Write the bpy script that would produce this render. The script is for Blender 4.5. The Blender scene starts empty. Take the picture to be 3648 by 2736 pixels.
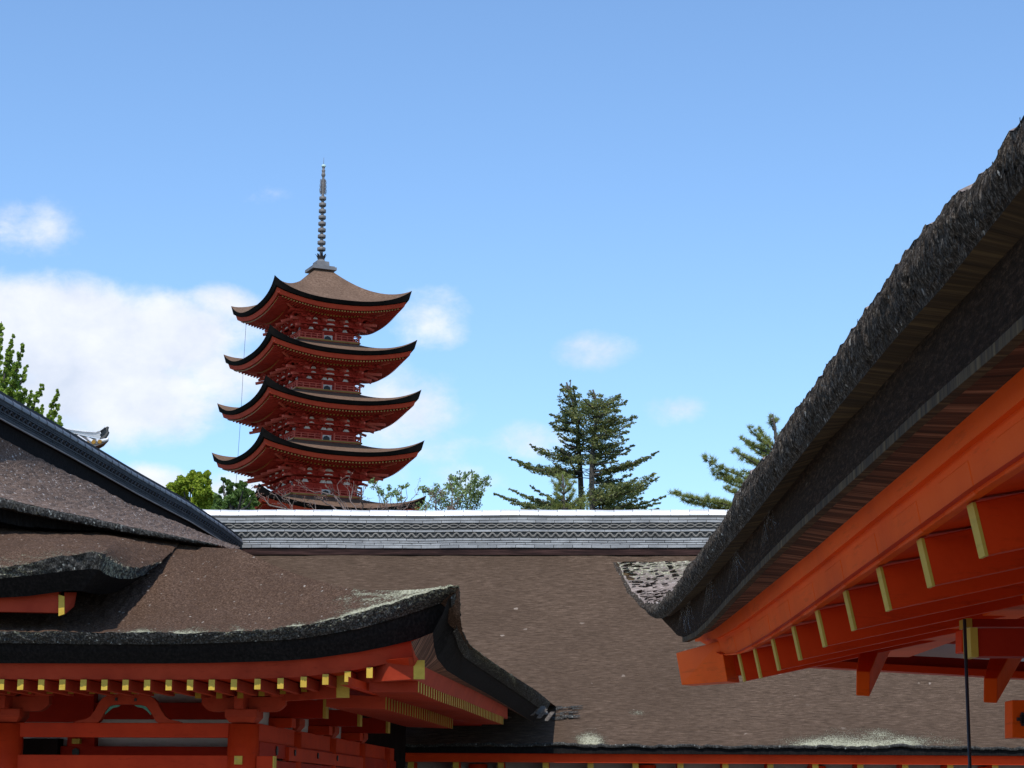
import bpy, math, random
import numpy as np
from mathutils import Vector, Matrix
random.seed(7); RNG = np.random.default_rng(7)
sc = bpy.context.scene
# ------------------------------------------------------------------ camera
CX, CY, F = 1824.0, 1368.0, 7400.0
EYE = 1.6
TH = math.atan(1492.0/F); ROLL = 0.006
_r0 = np.array([1.0, 0, 0]); _u0 = np.array([0, -math.sin(TH), math.cos(TH)]); FW = np.array([0, math.cos(TH), math.sin(TH)])
RT = _r0*math.cos(ROLL)+_u0*math.sin(ROLL); UP = _u0*math.cos(ROLL)-_r0*math.sin(ROLL)
cam_d = bpy.data.cameras.new('camera'); cam = bpy.data.objects.new('camera', cam_d); sc.collection.objects.link(cam)
cam_d.sensor_width = 36.0; cam_d.lens = F/3648*36.0; cam_d.clip_start = 0.1; cam_d.clip_end = 6000
M = Matrix(((RT[0], UP[0], -FW[0], 0), (RT[1], UP[1], -FW[1], 0), (RT[2], UP[2], -FW[2], EYE), (0, 0, 0, 1)))
cam.matrix_world = M; sc.camera = cam
sc.render.resolution_x = 1024; sc.render.resolution_y = 768
# ------------------------------------------------------------------ light
SUN_EL, SUN_AZ = 54.0, -7.0        # the sun stands behind the camera, a little to its left
saz = math.radians(180-SUN_AZ)   # compass-like angle from +Y towards +X of where the sun stands
sdir = Vector((math.sin(saz)*math.cos(math.radians(SUN_EL)), math.cos(saz)*math.cos(math.radians(SUN_EL)), math.sin(math.radians(SUN_EL))))
ld = bpy.data.lights.new('sun', 'SUN'); ld.energy = 3.6; ld.angle = math.radians(0.5); ld.color = (1.0, 0.955, 0.89)
sun = bpy.data.objects.new('sun', ld); sc.collection.objects.link(sun)
sun.rotation_euler = (-sdir).to_track_quat('-Z', 'Y').to_euler(); sun.location = (0, -20, 60)
sc.view_settings.view_transform = 'Standard'; sc.view_settings.look = 'None'
sc.view_settings.exposure = 0.25; sc.view_settings.gamma = 1.0

def ray(px, py):
    d = FW*F + RT*(px-CX) + UP*(CY-py)
    return d/np.linalg.norm(d)
O3 = np.array([0, 0, EYE])
def azel(px, py):
    d = ray(px, py); return math.atan2(d[0], d[1]), math.asin(d[2])

def nn(nt, t, x=0, y=0, **kw):
    n = nt.nodes.new(t)
    for k, v in kw.items():
        if k == 'inp':
            for a, b in v.items(): n.inputs[a].default_value = b
        else: setattr(n, k, v)
    return n
# ------------------------------------------------------------------ sky
w = bpy.data.worlds.new('World'); sc.world = w; w.use_nodes = True
nt = w.node_tree; nt.nodes.clear(); L = nt.links.new
out = nn(nt, 'ShaderNodeOutputWorld'); bg = nn(nt, 'ShaderNodeBackground'); bg.inputs[1].default_value = 0.15
sky = nn(nt, 'ShaderNodeTexSky', sky_type='NISHITA', sun_disc=False)
sky.sun_elevation = math.radians(SUN_EL); sky.sun_rotation = saz
sky.air_density = 1.0; sky.dust_density = 0.5; sky.ozone_density = 1.0; sky.altitude = 0
tc = nn(nt, 'ShaderNodeTexCoord'); sep = nn(nt, 'ShaderNodeSeparateXYZ'); L(tc.outputs['Generated'], sep.inputs[0])
def mth(op, a, b=None, c=None, clamp=False):
    n = nt.nodes.new('ShaderNodeMath'); n.operation = op; n.use_clamp = clamp
    for i, v in enumerate((a, b, c)):
        if v is None: continue
        if isinstance(v, (int, float)): n.inputs[i].default_value = v
        else: L(v, n.inputs[i])
    return n.outputs[0]
azn = mth('ARCTAN2', sep.outputs[0], sep.outputs[1]); eln = mth('ARCSINE', sep.outputs[2])
comb = nn(nt, 'ShaderNodeCombineXYZ'); L(azn, comb.inputs[0]); L(eln, comb.inputs[1])
def noise(scale, detail, rough, off=0.0, dist=0.0):
    mp = nn(nt, 'ShaderNodeMapping'); mp.inputs['Location'].default_value = (off, off*.7, off); L(comb.outputs[0], mp.inputs[0])
    mp.inputs['Scale'].default_value = (1, 1.35, 1)
    n = nn(nt, 'ShaderNodeTexNoise'); n.inputs['Scale'].default_value = scale; n.inputs['Detail'].default_value = detail
    n.inputs['Roughness'].default_value = rough; n.inputs['Distortion'].default_value = dist; L(mp.outputs[0], n.inputs['Vector']); return n.outputs[0]
n1 = noise(16, 9, 0.6, 3.1, 0.15); n2 = noise(60, 8, 0.65, 1.7, 0.2); n3 = noise(14, 7, 0.6, 7.7)
# clouds: (px, py, rx, ry, strength) given as directions
CL = [(160, 1190, 620, 240, 1.5), (600, 1210, 340, 200, 1.3), (360, 1400, 560, 220, 1.3), (760, 1330, 280, 150, 1.0), (780, 1090, 190, 90, .8),
      (120, 810, 240, 115, .50), (1545, 1140, 160, 130, .62), (1420, 1470, 300, 190, .72), (1250, 1640, 320, 110, .62),
      (2110, 1250, 200, 85, .62), (2400, 1460, 165, 70, .60), (1880, 1570, 190, 95, .66), (520, 1720, 190, 80, .95), (880, 1760, 190, 100, .9),
      (1640, 1700, 200, 90, .5), (-300, 1150, 500, 300, 1.0), (850, 1200, 190, 150, .6), (1560, 1600, 220, 90, .5), (950, 700, 120, 45, .18)]
mask = None
for (px, py, rx, ry, s) in CL:
    a, e = azel(px, py)
    dx = mth('MULTIPLY', mth('SUBTRACT', azn, a), F/rx); dy = mth('MULTIPLY', mth('SUBTRACT', eln, e), F/ry)
    d2 = mth('ADD', mth('MULTIPLY', dx, dx), mth('MULTIPLY', dy, dy))
    m = mth('MULTIPLY', mth('SUBTRACT', 1.0, d2), s)
    mask = m if mask is None else mth('SMOOTH_MAX', mask, m, .15)
mask = mth('MAXIMUM', mask, -0.6)
# loose clouds outside the view as well
den = mth('ADD', mask, mth('ADD', mth('MULTIPLY', mth('SUBTRACT', n1, 0.5), 1.5), mth('MULTIPLY', mth('SUBTRACT', n2, 0.5), .85)))
mr = nn(nt, 'ShaderNodeMapRange', interpolation_type='SMOOTHSTEP'); L(den, mr.inputs[0]); mr.inputs[1].default_value = 0.0; mr.inputs[2].default_value = 1.0
shade = nn(nt, 'ShaderNodeMapRange'); L(mth('ADD', mth('MULTIPLY', n3, .6), mth('MULTIPLY', n1, .5)), shade.inputs[0]); shade.inputs[1].default_value = .42; shade.inputs[2].default_value = .66
cc = nn(nt, 'ShaderNodeMixRGB'); cc.inputs[1].default_value = (4.1, 4.45, 5.2, 1); cc.inputs[2].default_value = (5.7, 5.8, 6.1, 1); L(shade.outputs[0], cc.inputs[0])
# thin veil of air: paler low down (a property of the sky)
veil = nn(nt, 'ShaderNodeMixRGB', blend_type='MULTIPLY'); veil.inputs[0].default_value = 1; L(sky.outputs[0], veil.inputs[1]); veil.inputs[2].default_value = (0.81, 0.985, 1.15, 1)
mixc = nn(nt, 'ShaderNodeMixRGB'); L(mth('MULTIPLY', mr.outputs[0], 0.93), mixc.inputs[0]); L(veil.outputs[0], mixc.inputs[1]); L(cc.outputs[0], mixc.inputs[2])
L(mixc.outputs[0], bg.inputs[0]); L(bg.outputs[0], out.inputs[0])
SKYN = (sky, veil, cc, bg)

# ------------------------------------------------------------------ geometry of the view
def PY(px, py, Y):
    d = ray(px, py); return O3 + d*(Y/d[1])
class Frame:
    """a building's own axes: v runs away from the viewer, u to the right"""
    def __init__(s, vx, vy):
        s.az = azel(vx, vy)[0]; s.n = np.array([math.cos(s.az), -math.sin(s.az), 0]); s.d = np.array([math.sin(s.az), math.cos(s.az), 0])
    def w(s, u, v, z): return s.n*u + s.d*v + np.array([0, 0, z])
    def atu(s, px, py, u):
        d = ray(px, py); p = O3 + d*(u/np.dot(d, s.n)); return p
    def atv(s, px, py, v):
        d = ray(px, py); p = O3 + d*(v/np.dot(d, s.d)); return p
    def loc(s, p): return np.array([np.dot(p, s.n), np.dot(p, s.d), p[2]])
FR = Frame(1780, 2860); FL = Frame(2450, 2860); FM = Frame(2120, 2860)

# ------------------------------------------------------------------ noise
def _h(i, j, k):
    n = (i*374761393 + j*668265263 + k*2147483647) & 0xffffffff
    n = ((n ^ (n >> 13))*1274126177) & 0xffffffff
    return ((n ^ (n >> 16)) & 0xffff)/65535.0
def vn(x, y, z=0):
    x = np.asarray(x, float); y = np.asarray(y, float)+0*x; z = np.asarray(z, float)+0*x
    i = np.floor(x).astype(np.int64); j = np.floor(y).astype(np.int64); k = np.floor(z).astype(np.int64)
    fx, fy, fz = x-i, y-j, z-k
    fx = fx*fx*(3-2*fx); fy = fy*fy*(3-2*fy); fz = fz*fz*(3-2*fz)
    r = 0
    for a in (0, 1):
        for b in (0, 1):
            for c in (0, 1):
                r = r + _h(i+a, j+b, k+c)*(fx if a else 1-fx)*(fy if b else 1-fy)*(fz if c else 1-fz)
    return r

# ------------------------------------------------------------------ mesh helpers
class MB:
    def __init__(s): s.v = []; s.f = []; s.n = 0; s.att = {}
    def add(s, V, Fc, **att):
        V = np.asarray(V, float).reshape(-1, 3); s.v.append(V)
        s.f += [tuple(int(i)+s.n for i in f) for f in Fc]
        for k in set(list(att)+list(s.att)):
            a = s.att.setdefault(k, []); 
            have = sum(len(q) for q in a)
            if have < s.n: a.append(np.zeros(s.n-have))
            a.append(np.asarray(att[k], float).ravel() if k in att else np.zeros(len(V)))
        s.n += len(V)
    def grid(s, G, closed=False, flip=False, **att):
        G = np.asarray(G, float); a, b = G.shape[:2]
        Fc = []
        bb = b if closed else b-1
        for i in range(a-1):
            for j in range(bb):
                q = (i*b+j, i*b+(j+1) % b, (i+1)*b+(j+1) % b, (i+1)*b+j)
                Fc.append(q[::-1] if flip else q)
        s.add(G.reshape(-1, 3), Fc, **att)
    def hexa(s, P8):  # bottom 4, top 4
        s.add(P8, [(3, 2, 1, 0), (4, 5, 6, 7), (0, 1, 5, 4), (1, 2, 6, 5), (2, 3, 7, 6), (3, 0, 4, 7)])
    def box(s, c, ax, ay, az):   # centre and half axes
        c, ax, ay, az = map(lambda q: np.asarray(q, float), (c, ax, ay, az))
        s.hexa([c-ax-ay-az, c+ax-ay-az, c+ax+ay-az, c-ax+ay-az, c-ax-ay+az, c+ax-ay+az, c+ax+ay+az, c-ax+ay+az])
    def fbox(s, fr, u0, u1, v0, v1, z0, z1):
        s.hexa([fr.w(u0, v0, z0), fr.w(u1, v0, z0), fr.w(u1, v1, z0), fr.w(u0, v1, z0), fr.w(u0, v0, z1), fr.w(u1, v0, z1), fr.w(u1, v1, z1), fr.w(u0, v1, z1)])
    def beam(s, a, b, w, h, up=(0, 0, 1)):  # a,b = centres of the ends
        a = np.asarray(a, float); b = np.asarray(b, float); d = b-a; d /= np.linalg.norm(d); up = np.asarray(up, float)
        r = np.cross(d, up); r /= np.linalg.norm(r); uu = np.cross(r, d)
        s.box((a+b)/2, (b-a)/2, r*w/2, uu*h/2)
    def tube(s, path, rad, n=8, cap=True):
        path = [np.asarray(p, float) for p in path]; rings = []
        if not hasattr(rad, '__len__'): rad = [rad]*len(path)
        for i, p in enumerate(path):
            t = path[min(i+1, len(path)-1)]-path[max(i-1, 0)]; t = t/(np.linalg.norm(t)+1e-9)
            ref = np.array([0, 0, 1.0]) if abs(t[2]) < .9 else np.array([1.0, 0, 0])
            a = np.cross(t, ref); a /= np.linalg.norm(a); b = np.cross(a, t)
            rings.append([p+rad[i]*(math.cos(q)*a+math.sin(q)*b) for q in np.linspace(0, 2*math.pi, n, endpoint=False)])
        k = s.n; s.grid(rings, closed=True)
        if cap: s.f.append(tuple(range(k+n-1, k-1, -1))); s.f.append(tuple(range(s.n-n, s.n)))
    def lathe(s, c, prof, n=16, axis=None):
        c = np.asarray(c, float); s.grid([[c+np.array([r*math.cos(q), r*math.sin(q), z]) for q in np.linspace(0, 2*math.pi, n, endpoint=False)] for (r, z) in prof], closed=True)
    def build(s, name, mat, parent=None, smooth=False, bevel=0):
        V = np.concatenate(s.v) if s.v else np.zeros((0, 3))
        off = root_loc(parent) if parent is not None else np.zeros(3)
        me = bpy.data.meshes.new(name); me.from_pydata((V-off).tolist(), [], s.f); me.update()
        for k, a in s.att.items():
            at = me.attributes.new(k, 'FLOAT', 'POINT'); a = np.concatenate(a)
            if len(a) < len(V): a = np.concatenate([a, np.zeros(len(V)-len(a))])
            at.data.foreach_set('value', a.astype(np.float32))
        if smooth: me.polygons.foreach_set('use_smooth', [True]*len(me.polygons))
        me.materials.append(mat); o = bpy.data.objects.new(name, me); sc.collection.objects.link(o)
        if parent is not None: o.parent = parent
        if bevel:
            m = o.modifiers.new('bevel', 'BEVEL'); m.width = bevel; m.segments = 2; m.limit_method = 'ANGLE'
        return o
def root_loc(o):
    while o.parent is not None: o = o.parent
    return np.array(o.location)
def tag(o, label=None, cat=None, group=None, kind=None):
    for k, v in (('label', label), ('category', cat), ('group', group), ('kind', kind)):
        if v: o[k] = v
    return o
def thing(name, loc, label, cat, group=None):
    o = bpy.data.objects.new(name, None); sc.collection.objects.link(o); o.location = [float(q) for q in loc]; o.empty_display_size = .3
    return tag(o, label, cat, group)
def interp(xs, ys, x): return np.interp(x, xs, ys)

# ------------------------------------------------------------------ materials
def newmat(name, rough=.6, spec=.3):
    m = bpy.data.materials.new(name); m.use_nodes = True; nt = m.node_tree; b = nt.nodes['Principled BSDF']
    b.inputs['Roughness'].default_value = rough; b.inputs['Specular IOR Level'].default_value = spec
    return m, nt, b
def tn(nt, kind, scale, vec=None, stretch=(1, 1, 1), rot=(0, 0, 0), detail=5, rough=.6, dist=0.0):
    tc = nt.nodes.new('ShaderNodeTexCoord'); mp = nt.nodes.new('ShaderNodeMapping'); nt.links.new(tc.outputs['Object'], mp.inputs[0])
    mp.inputs['Scale'].default_value = stretch; mp.inputs['Rotation'].default_value = rot
    if kind == 'noise':
        n = nt.nodes.new('ShaderNodeTexNoise'); n.inputs['Detail'].default_value = detail; n.inputs['Roughness'].default_value = rough; n.inputs['Distortion'].default_value = dist
    else:
        n = nt.nodes.new('ShaderNodeTexVoronoi')
    n.inputs['Scale'].default_value = scale; nt.links.new(mp.outputs[0], n.inputs['Vector']); return n
def ramp(nt, src, stops, interp='LINEAR'):
    r = nt.nodes.new('ShaderNodeValToRGB'); r.color_ramp.interpolation = interp
    e = r.color_ramp.elements
    while len(e) < len(stops): e.new(.5)
    for i, (p, c) in enumerate(stops):
        e[i].position = p; e[i].color = (*c, 1) if len(c) == 3 else c
    nt.links.new(src, r.inputs[0]); return r.outputs[0]
def g(x): return (x, x, x)
def mix(nt, fac, a, b, mode='MIX'):
    m = nt.nodes.new('ShaderNodeMixRGB'); m.blend_type = mode
    for i, v in enumerate((fac, a, b)):
        if hasattr(v, 'is_linked') or hasattr(v, 'links'): nt.links.new(v, m.inputs[i])
        else: m.inputs[i].default_value = v if i == 0 else (*v, 1)
    return m.outputs[0]
def bump(nt, b, h, strength=.5, dist=.02):
    n = nt.nodes.new('ShaderNodeBump'); n.inputs['Strength'].default_value = strength; n.inputs['Distance'].default_value = dist
    nt.links.new(h, n.inputs['Height']); nt.links.new(n.outputs[0], b.inputs['Normal'])
def thatch(name, dark, mid, light, stretch=(1, 1, 1), rot=(0, 0, 0), sc1=28, fleck=.06, fleckcol=(.42, .38, .34), fscale=16, bstr=.7, bdist=.03, rough=.95, big=1.2, grain=0, lsc=18, fst=None):
    m, nt, b = newmat(name, rough, .08)
    n1 = tn(nt, 'noise', sc1, stretch=stretch, rot=rot, detail=6, rough=.7)
    c = ramp(nt, n1.outputs[0], [(.33, dark), (.5, mid), (.68, light)])
    n2 = tn(nt, 'noise', big, detail=4, rough=.6)
    c = mix(nt, ramp(nt, n2.outputs[0], [(.35, g(.0)), (.7, g(.55))]), c, tuple(q*.62 for q in mid))
    if grain:
        ng = tn(nt, 'noise', grain, detail=3, rough=.7)
        c = mix(nt, ramp(nt, ng.outputs[0], [(.38, g(.75)), (.56, g(0))]), c, dark)
    v = tn(nt, 'vor', fscale, stretch=fst or stretch, rot=rot)
    fl = ramp(nt, v.outputs['Color'], [(1-fleck*1.2, g(0)), (1-fleck*.6, g(1))])
    c = mix(nt, fl, c, fleckcol)
    # patches of lichen, where the mesh says they grow
    at = nt.nodes.new('ShaderNodeAttribute'); at.attribute_name = 'lichen'
    n3 = tn(nt, 'noise', lsc, detail=6, rough=.75)
    mm = nt.nodes.new('ShaderNodeMath'); mm.operation = 'ADD'; nt.links.new(at.outputs['Fac'], mm.inputs[0]); nt.links.new(n3.outputs[0], mm.inputs[1])
    lf = ramp(nt, mm.outputs[0], [(.82, g(0)), (.93, g(.92))])
    n4 = tn(nt, 'noise', 40, detail=4)
    lc = ramp(nt, n4.outputs[0], [(.35, (.12, .115, .08)), (.5, (.36, .35, .24)), (.7, (.55, .54, .42))])
    c = mix(nt, lf, c, lc)
    nt.links.new(c, b.inputs['Base Color'])
    ad = nt.nodes.new('ShaderNodeMath'); ad.operation = 'ADD'; nt.links.new(n1.outputs[0], ad.inputs[0]); nt.links.new(lf, ad.inputs[1])
    bump(nt, b, ad.outputs[0], bstr, bdist)
    return m
def paint(name, c0, c1, rough=.55, scale=2.5, dirt=None, spec=.3, wear=.0, wearcol=(.55, .42, .38), bscale=60, bstr=.08):
    m, nt, b = newmat(name, rough, spec)
    n = tn(nt, 'noise', scale, detail=6, rough=.6, stretch=(1, 1, 1))
    c = ramp(nt, n.outputs[0], [(.3, c0), (.7, c1)])
    ns_ = tn(nt, 'noise', .9, detail=7, rough=.7)
    c = mix(nt, 1.0, c, ramp(nt, ns_.outputs[0], [(.32, g(.80)), (.52, g(1.0)), (.72, g(1.0))]), 'MULTIPLY')
    ng_ = tn(nt, 'noise', 7, detail=8, rough=.75, stretch=(.6, .25, 3.0))
    c = mix(nt, 1.0, c, ramp(nt, ng_.outputs[0], [(.30, g(.70)), (.44, g(1.0))]), 'MULTIPLY')
    if wear:
        n2 = tn(nt, 'noise', 14, detail=8, rough=.75, stretch=(.35, .35, 1.4))
        c = mix(nt, ramp(nt, n2.outputs[0], [(1-wear, g(0)), (1-wear+.1, g(.8))]), c, wearcol)
    nt.links.new(c, b.inputs['Base Color'])
    n3 = tn(nt, 'noise', bscale, detail=3); bump(nt, b, n3.outputs[0], bstr, .01)
    return m
MT = {}
MT['roof_main'] = thatch('bark_roof_main', (.036, .024, .016), (.108, .071, .049), (.235, .162, .118), stretch=(.09, 1.0, 1.3), sc1=46, fleck=.035, fscale=13, fst=(1, 1, 1.4), fleckcol=(.25, .20, .16), bdist=.045, big=.35, grain=95, lsc=36)
MT['roof_left'] = thatch('bark_roof_left', (.030, .018, .012), (.112, .066, .044), (.26, .17, .122), stretch=(.9, .6, 1.1), rot=(0, 0, .5), sc1=44, fleck=.07, fscale=46, fleckcol=(.33, .29, .25), bdist=.045, grain=100, lsc=32)
MT['roof_gable'] = thatch('bark_roof_gable', (.055, .038, .03), (.19, .13, .10), (.42, .32, .27), stretch=(.8, .5, 1.2), rot=(0, .4, .3), sc1=34, fleck=.14, fscale=36, fleckcol=(.46, .42, .39), bdist=.04, grain=90)
MT['roof_right'] = thatch('bark_roof_right', (.10, .08, .07), (.26, .205, .18), (.48, .42, .38), stretch=(.5, 1.2, 3.0), sc1=60, fleck=.08, fscale=60, fleckcol=(.6, .56, .5), bdist=.012, lsc=46)
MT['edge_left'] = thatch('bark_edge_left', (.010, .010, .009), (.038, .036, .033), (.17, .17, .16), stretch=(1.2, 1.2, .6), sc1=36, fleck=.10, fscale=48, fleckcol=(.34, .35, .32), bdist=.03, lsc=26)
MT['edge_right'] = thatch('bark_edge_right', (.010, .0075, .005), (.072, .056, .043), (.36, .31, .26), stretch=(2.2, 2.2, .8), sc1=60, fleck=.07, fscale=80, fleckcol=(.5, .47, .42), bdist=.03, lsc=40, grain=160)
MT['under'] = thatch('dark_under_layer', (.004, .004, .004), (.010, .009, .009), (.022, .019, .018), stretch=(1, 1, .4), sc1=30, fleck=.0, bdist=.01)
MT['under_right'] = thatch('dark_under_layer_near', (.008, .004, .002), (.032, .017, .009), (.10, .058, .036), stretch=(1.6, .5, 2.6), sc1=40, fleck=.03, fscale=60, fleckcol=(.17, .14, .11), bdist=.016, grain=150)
MT['pagoda_roof'] = thatch('pagoda_bark', (.09, .055, .038), (.15, .095, .066), (.21, .14, .10), stretch=(1, 1, 1), sc1=9, fleck=.02, fscale=6, bdist=.02)
MT['pagoda_edge'] = paint('pagoda_eave_black', (.006, .005, .005), (.013, .011, .010), rough=.95, spec=.05)
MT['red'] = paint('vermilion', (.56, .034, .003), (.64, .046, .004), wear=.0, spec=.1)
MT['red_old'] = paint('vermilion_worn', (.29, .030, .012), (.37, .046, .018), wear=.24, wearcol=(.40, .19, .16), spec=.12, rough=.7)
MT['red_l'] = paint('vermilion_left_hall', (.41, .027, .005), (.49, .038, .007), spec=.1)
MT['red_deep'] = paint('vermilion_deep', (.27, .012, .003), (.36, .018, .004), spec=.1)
MT['orange'] = paint('vermilion_orange', (.74, .082, .004), (.82, .105, .006), spec=.1)
MT['pag_red'] = paint('pagoda_red', (.35, .032, .022), (.44, .045, .029), spec=.12, rough=.75)
MT['pag_orange'] = paint('pagoda_orange', (.40, .042, .018), (.48, .058, .024), spec=.15, rough=.75)
MT['pag_pink'] = paint('pagoda_faded_red', (.46, .08, .055), (.56, .12, .08), spec=.15, rough=.75)
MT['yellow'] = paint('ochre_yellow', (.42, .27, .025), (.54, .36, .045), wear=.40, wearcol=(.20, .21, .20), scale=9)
MT['yellow_shade'] = paint('ochre_yellow_shaded', (.25, .145, .012), (.30, .18, .018), spec=.1)  # darker copy of the ochre, eave shade on the lower rafter ends put into it
MT['yellow_clean'] = paint('ochre_yellow_clean', (.44, .29, .035), (.50, .34, .05))
MT['plaster'] = paint('white_plaster', (.66, .64, .60), (.76, .74, .70), rough=.9, spec=.1)
MT['plaster_g'] = paint('grey_plaster', (.42, .40, .38), (.52, .49, .47), rough=.9, spec=.1)
MT['black'] = paint('black_metal', (.012, .012, .013), (.03, .03, .032), rough=.5, spec=.4)
MT['teal'] = paint('teal_paint', (.05, .20, .15), (.09, .28, .21))
MT['bronze'] = paint('bronze', (.10, .095, .095), (.17, .16, .155), rough=.55, spec=.4, scale=6)
MT['verdigris'] = paint('verdigris_cap', (.42, .62, .58), (.55, .72, .68), rough=.5)
MT['gold'] = paint('gilt', (.26, .14, .02), (.34, .19, .03), rough=.5)
MT['lead'] = paint('lead_sheet', (.13, .13, .135), (.19, .188, .19), rough=.6)
MT['interior'] = paint('dark_interior_shade', (.012, .008, .007), (.02, .013, .012), rough=1, spec=0)  # near-black, the shade of unlit places put into the colour
def wood(name, c0, c1, c2, stretch, rot=(0, 0, 0), s=9):
    m, nt, b = newmat(name, .8, .15)
    n = tn(nt, 'noise', s, stretch=stretch, rot=rot, detail=5, rough=.65)
    c = ramp(nt, n.outputs[0], [(.3, c0), (.5, c1), (.7, c2)]); nt.links.new(c, b.inputs['Base Color']); bump(nt, b, n.outputs[0], .4, .01); return m
MT['boards'] = wood('brown_boards', (.014, .006, .003), (.085, .033, .017), (.36, .17, .10), (.35, 9, .35), rot=(0, 0, .35), s=3)
MT['boards_thin'] = wood('thin_brown_boards', (.012, .007, .003), (.045, .027, .012), (.12, .08, .035), (.5, 8, .5), rot=(0, 0, .3), s=4)
MT['ridge_wood_shade'] = wood('ridge_wood_shade', (.008, .004, .004), (.03, .014, .012), (.07, .035, .03), (.3, 6, 6), s=3)  # board wood, darkened with the shade that lies under the ridge tiles
MT['oldwood'] = wood('weathered_wood', (.05, .042, .036), (.12, .10, .088), (.22, .195, .17), (8, 1, 8), s=3)
def tile(name, c0, c1, rough, spec, met):
    m, nt, b = newmat(name, rough, spec); b.inputs['Metallic'].default_value = met
    n = tn(nt, 'noise', 3.0, detail=6, rough=.6); n2 = tn(nt, 'noise', 24, detail=5, rough=.7)
    c = ramp(nt, n.outputs[0], [(.3, c0), (.7, c1)]); c = mix(nt, ramp(nt, n2.outputs[0], [(.45, g(0)), (.75, g(.5))]), c, tuple(q*.45 for q in c0))
    at = nt.nodes.new('ShaderNodeAttribute'); at.attribute_name = 'tone'
    c = mix(nt, at.outputs['Fac'], c, tuple(q*.35 for q in c0))
    nt.links.new(c, b.inputs['Base Color']); bump(nt, b, n2.outputs[0], .12, .01); return m
MT['tile_cap'] = tile('smoked_cap_tile_sheen', (.68, .69, .70), (.80, .80, .81), .4, .6, .2)  # pale base, the sun sheen on smoked tile is put into the colour
MT['tile'] = tile('smoked_tile', (.24, .24, .24), (.40, .40, .395), .45, .5, .1)
MT['tile_dark'] = tile('old_tile', (.07, .07, .067), (.12, .118, .11), .7, .3, 0)
MT['tile_wave'] = tile('wave_tile', (.12, .115, .105), (.22, .205, .18), .6, .3, 0)
MT['tile_lcap'] = tile('slate_cap_tile', (.13, .132, .15), (.175, .178, .20), .5, .4, .1)
MT['tile_l'] = tile('dark_ridge_tile', (.018, .019, .022), (.045, .047, .052), .7, .25, 0)
def leaf(name, stops, trans=.35, rough=.55):
    m, nt, b = newmat(name, rough, .25)
    at = nt.nodes.new('ShaderNodeAttribute'); at.attribute_name = 'rnd'
    c = ramp(nt, at.outputs['Fac'], stops); nt.links.new(c, b.inputs['Base Color'])
    tr = nt.nodes.new('ShaderNodeBsdfTranslucent'); nt.links.new(mix(nt, .3, c, (.35, .45, .05)), tr.inputs[0])
    ms = nt.nodes.new('ShaderNodeMixShader'); ms.inputs[0].default_value = trans
    nt.links.new(b.outputs[0], ms.inputs[1]); nt.links.new(tr.outputs[0], ms.inputs[2]); nt.links.new(ms.outputs[0], nt.nodes['Material Output'].inputs[0]); return m
MT['leaf_fir'] = leaf('fir_needles', [(0, (.06, .08, .035)), (.5, (.13, .155, .065)), (.85, (.22, .235, .09)), (1, (.30, .27, .09))], .42)
MT['leaf_pine'] = leaf('pine_needles', [(0, (.12, .15, .045)), (.5, (.27, .30, .09)), (1, (.46, .45, .16))], .45)
MT['leaf_ginkgo'] = leaf('ginkgo_leaves', [(0, (.11, .19, .02)), (.5, (.24, .36, .045)), (1, (.40, .50, .12))], .5)
MT['leaf_bright'] = leaf('bright_leaves', [(0, (.12, .20, .015)), (.5, (.28, .37, .03)), (1, (.48, .54, .07))], .45)
MT['leaf_green'] = leaf('green_leaves', [(0, (.04, .085, .02)), (.5, (.10, .18, .045)), (1, (.20, .30, .09))], .4)
MT['leaf_pale'] = leaf('pale_leaves', [(0, (.10, .15, .05)), (.5, (.20, .28, .10)), (1, (.34, .42, .18))], .4)
MT['bud'] = leaf('reddish_buds', [(0, (.10, .04, .03)), (.5, (.20, .09, .07)), (1, (.30, .17, .12))], .2)
MT['bark'] = paint('tree_bark', (.05, .045, .04), (.10, .09, .08), rough=.95, spec=.05, scale=8)
MT['bark_pale'] = paint('pale_bark', (.12, .09, .08), (.22, .17, .15), rough=.95, spec=.05, scale=8)
MT['ground'] = paint('damp_sand', (.20, .18, .15), (.27, .245, .21), rough=1, spec=.05, scale=.6)
MT['hill'] = paint('grassy_hill', (.05, .07, .03), (.09, .10, .05), rough=1, spec=.05, scale=.2)

# ------------------------------------------------------------------ ground
mb = MB(); n = 41
gx = np.linspace(-1, 1, n); gx = np.sign(gx)*np.abs(gx)**2.2*2500
G = np.array([[[x, y, 0] for x in gx] for y in gx]); mb.grid(G); tag(mb.build('ground', MT['ground']), kind='structure')
mb = MB(); xs = np.linspace(-60, 40, 40); ys = np.linspace(72, 150, 34); G = np.zeros((34, 40, 3))
for i, y in enumerate(ys):
    for j, x in enumerate(xs):
        ex = min(1, max(0, (50-abs(x+10))/22)); ey = min(1, max(0, (y-72)/16))*min(1, max(0, (150-y)/20))
        G[i, j] = (x, y, 9.0*(ex*ex*(3-2*ex))*(ey*ey*(3-2*ey))-.05)
mb.grid(G); tag(mb.build('hill', MT['hill'], smooth=True), kind='structure')

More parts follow.
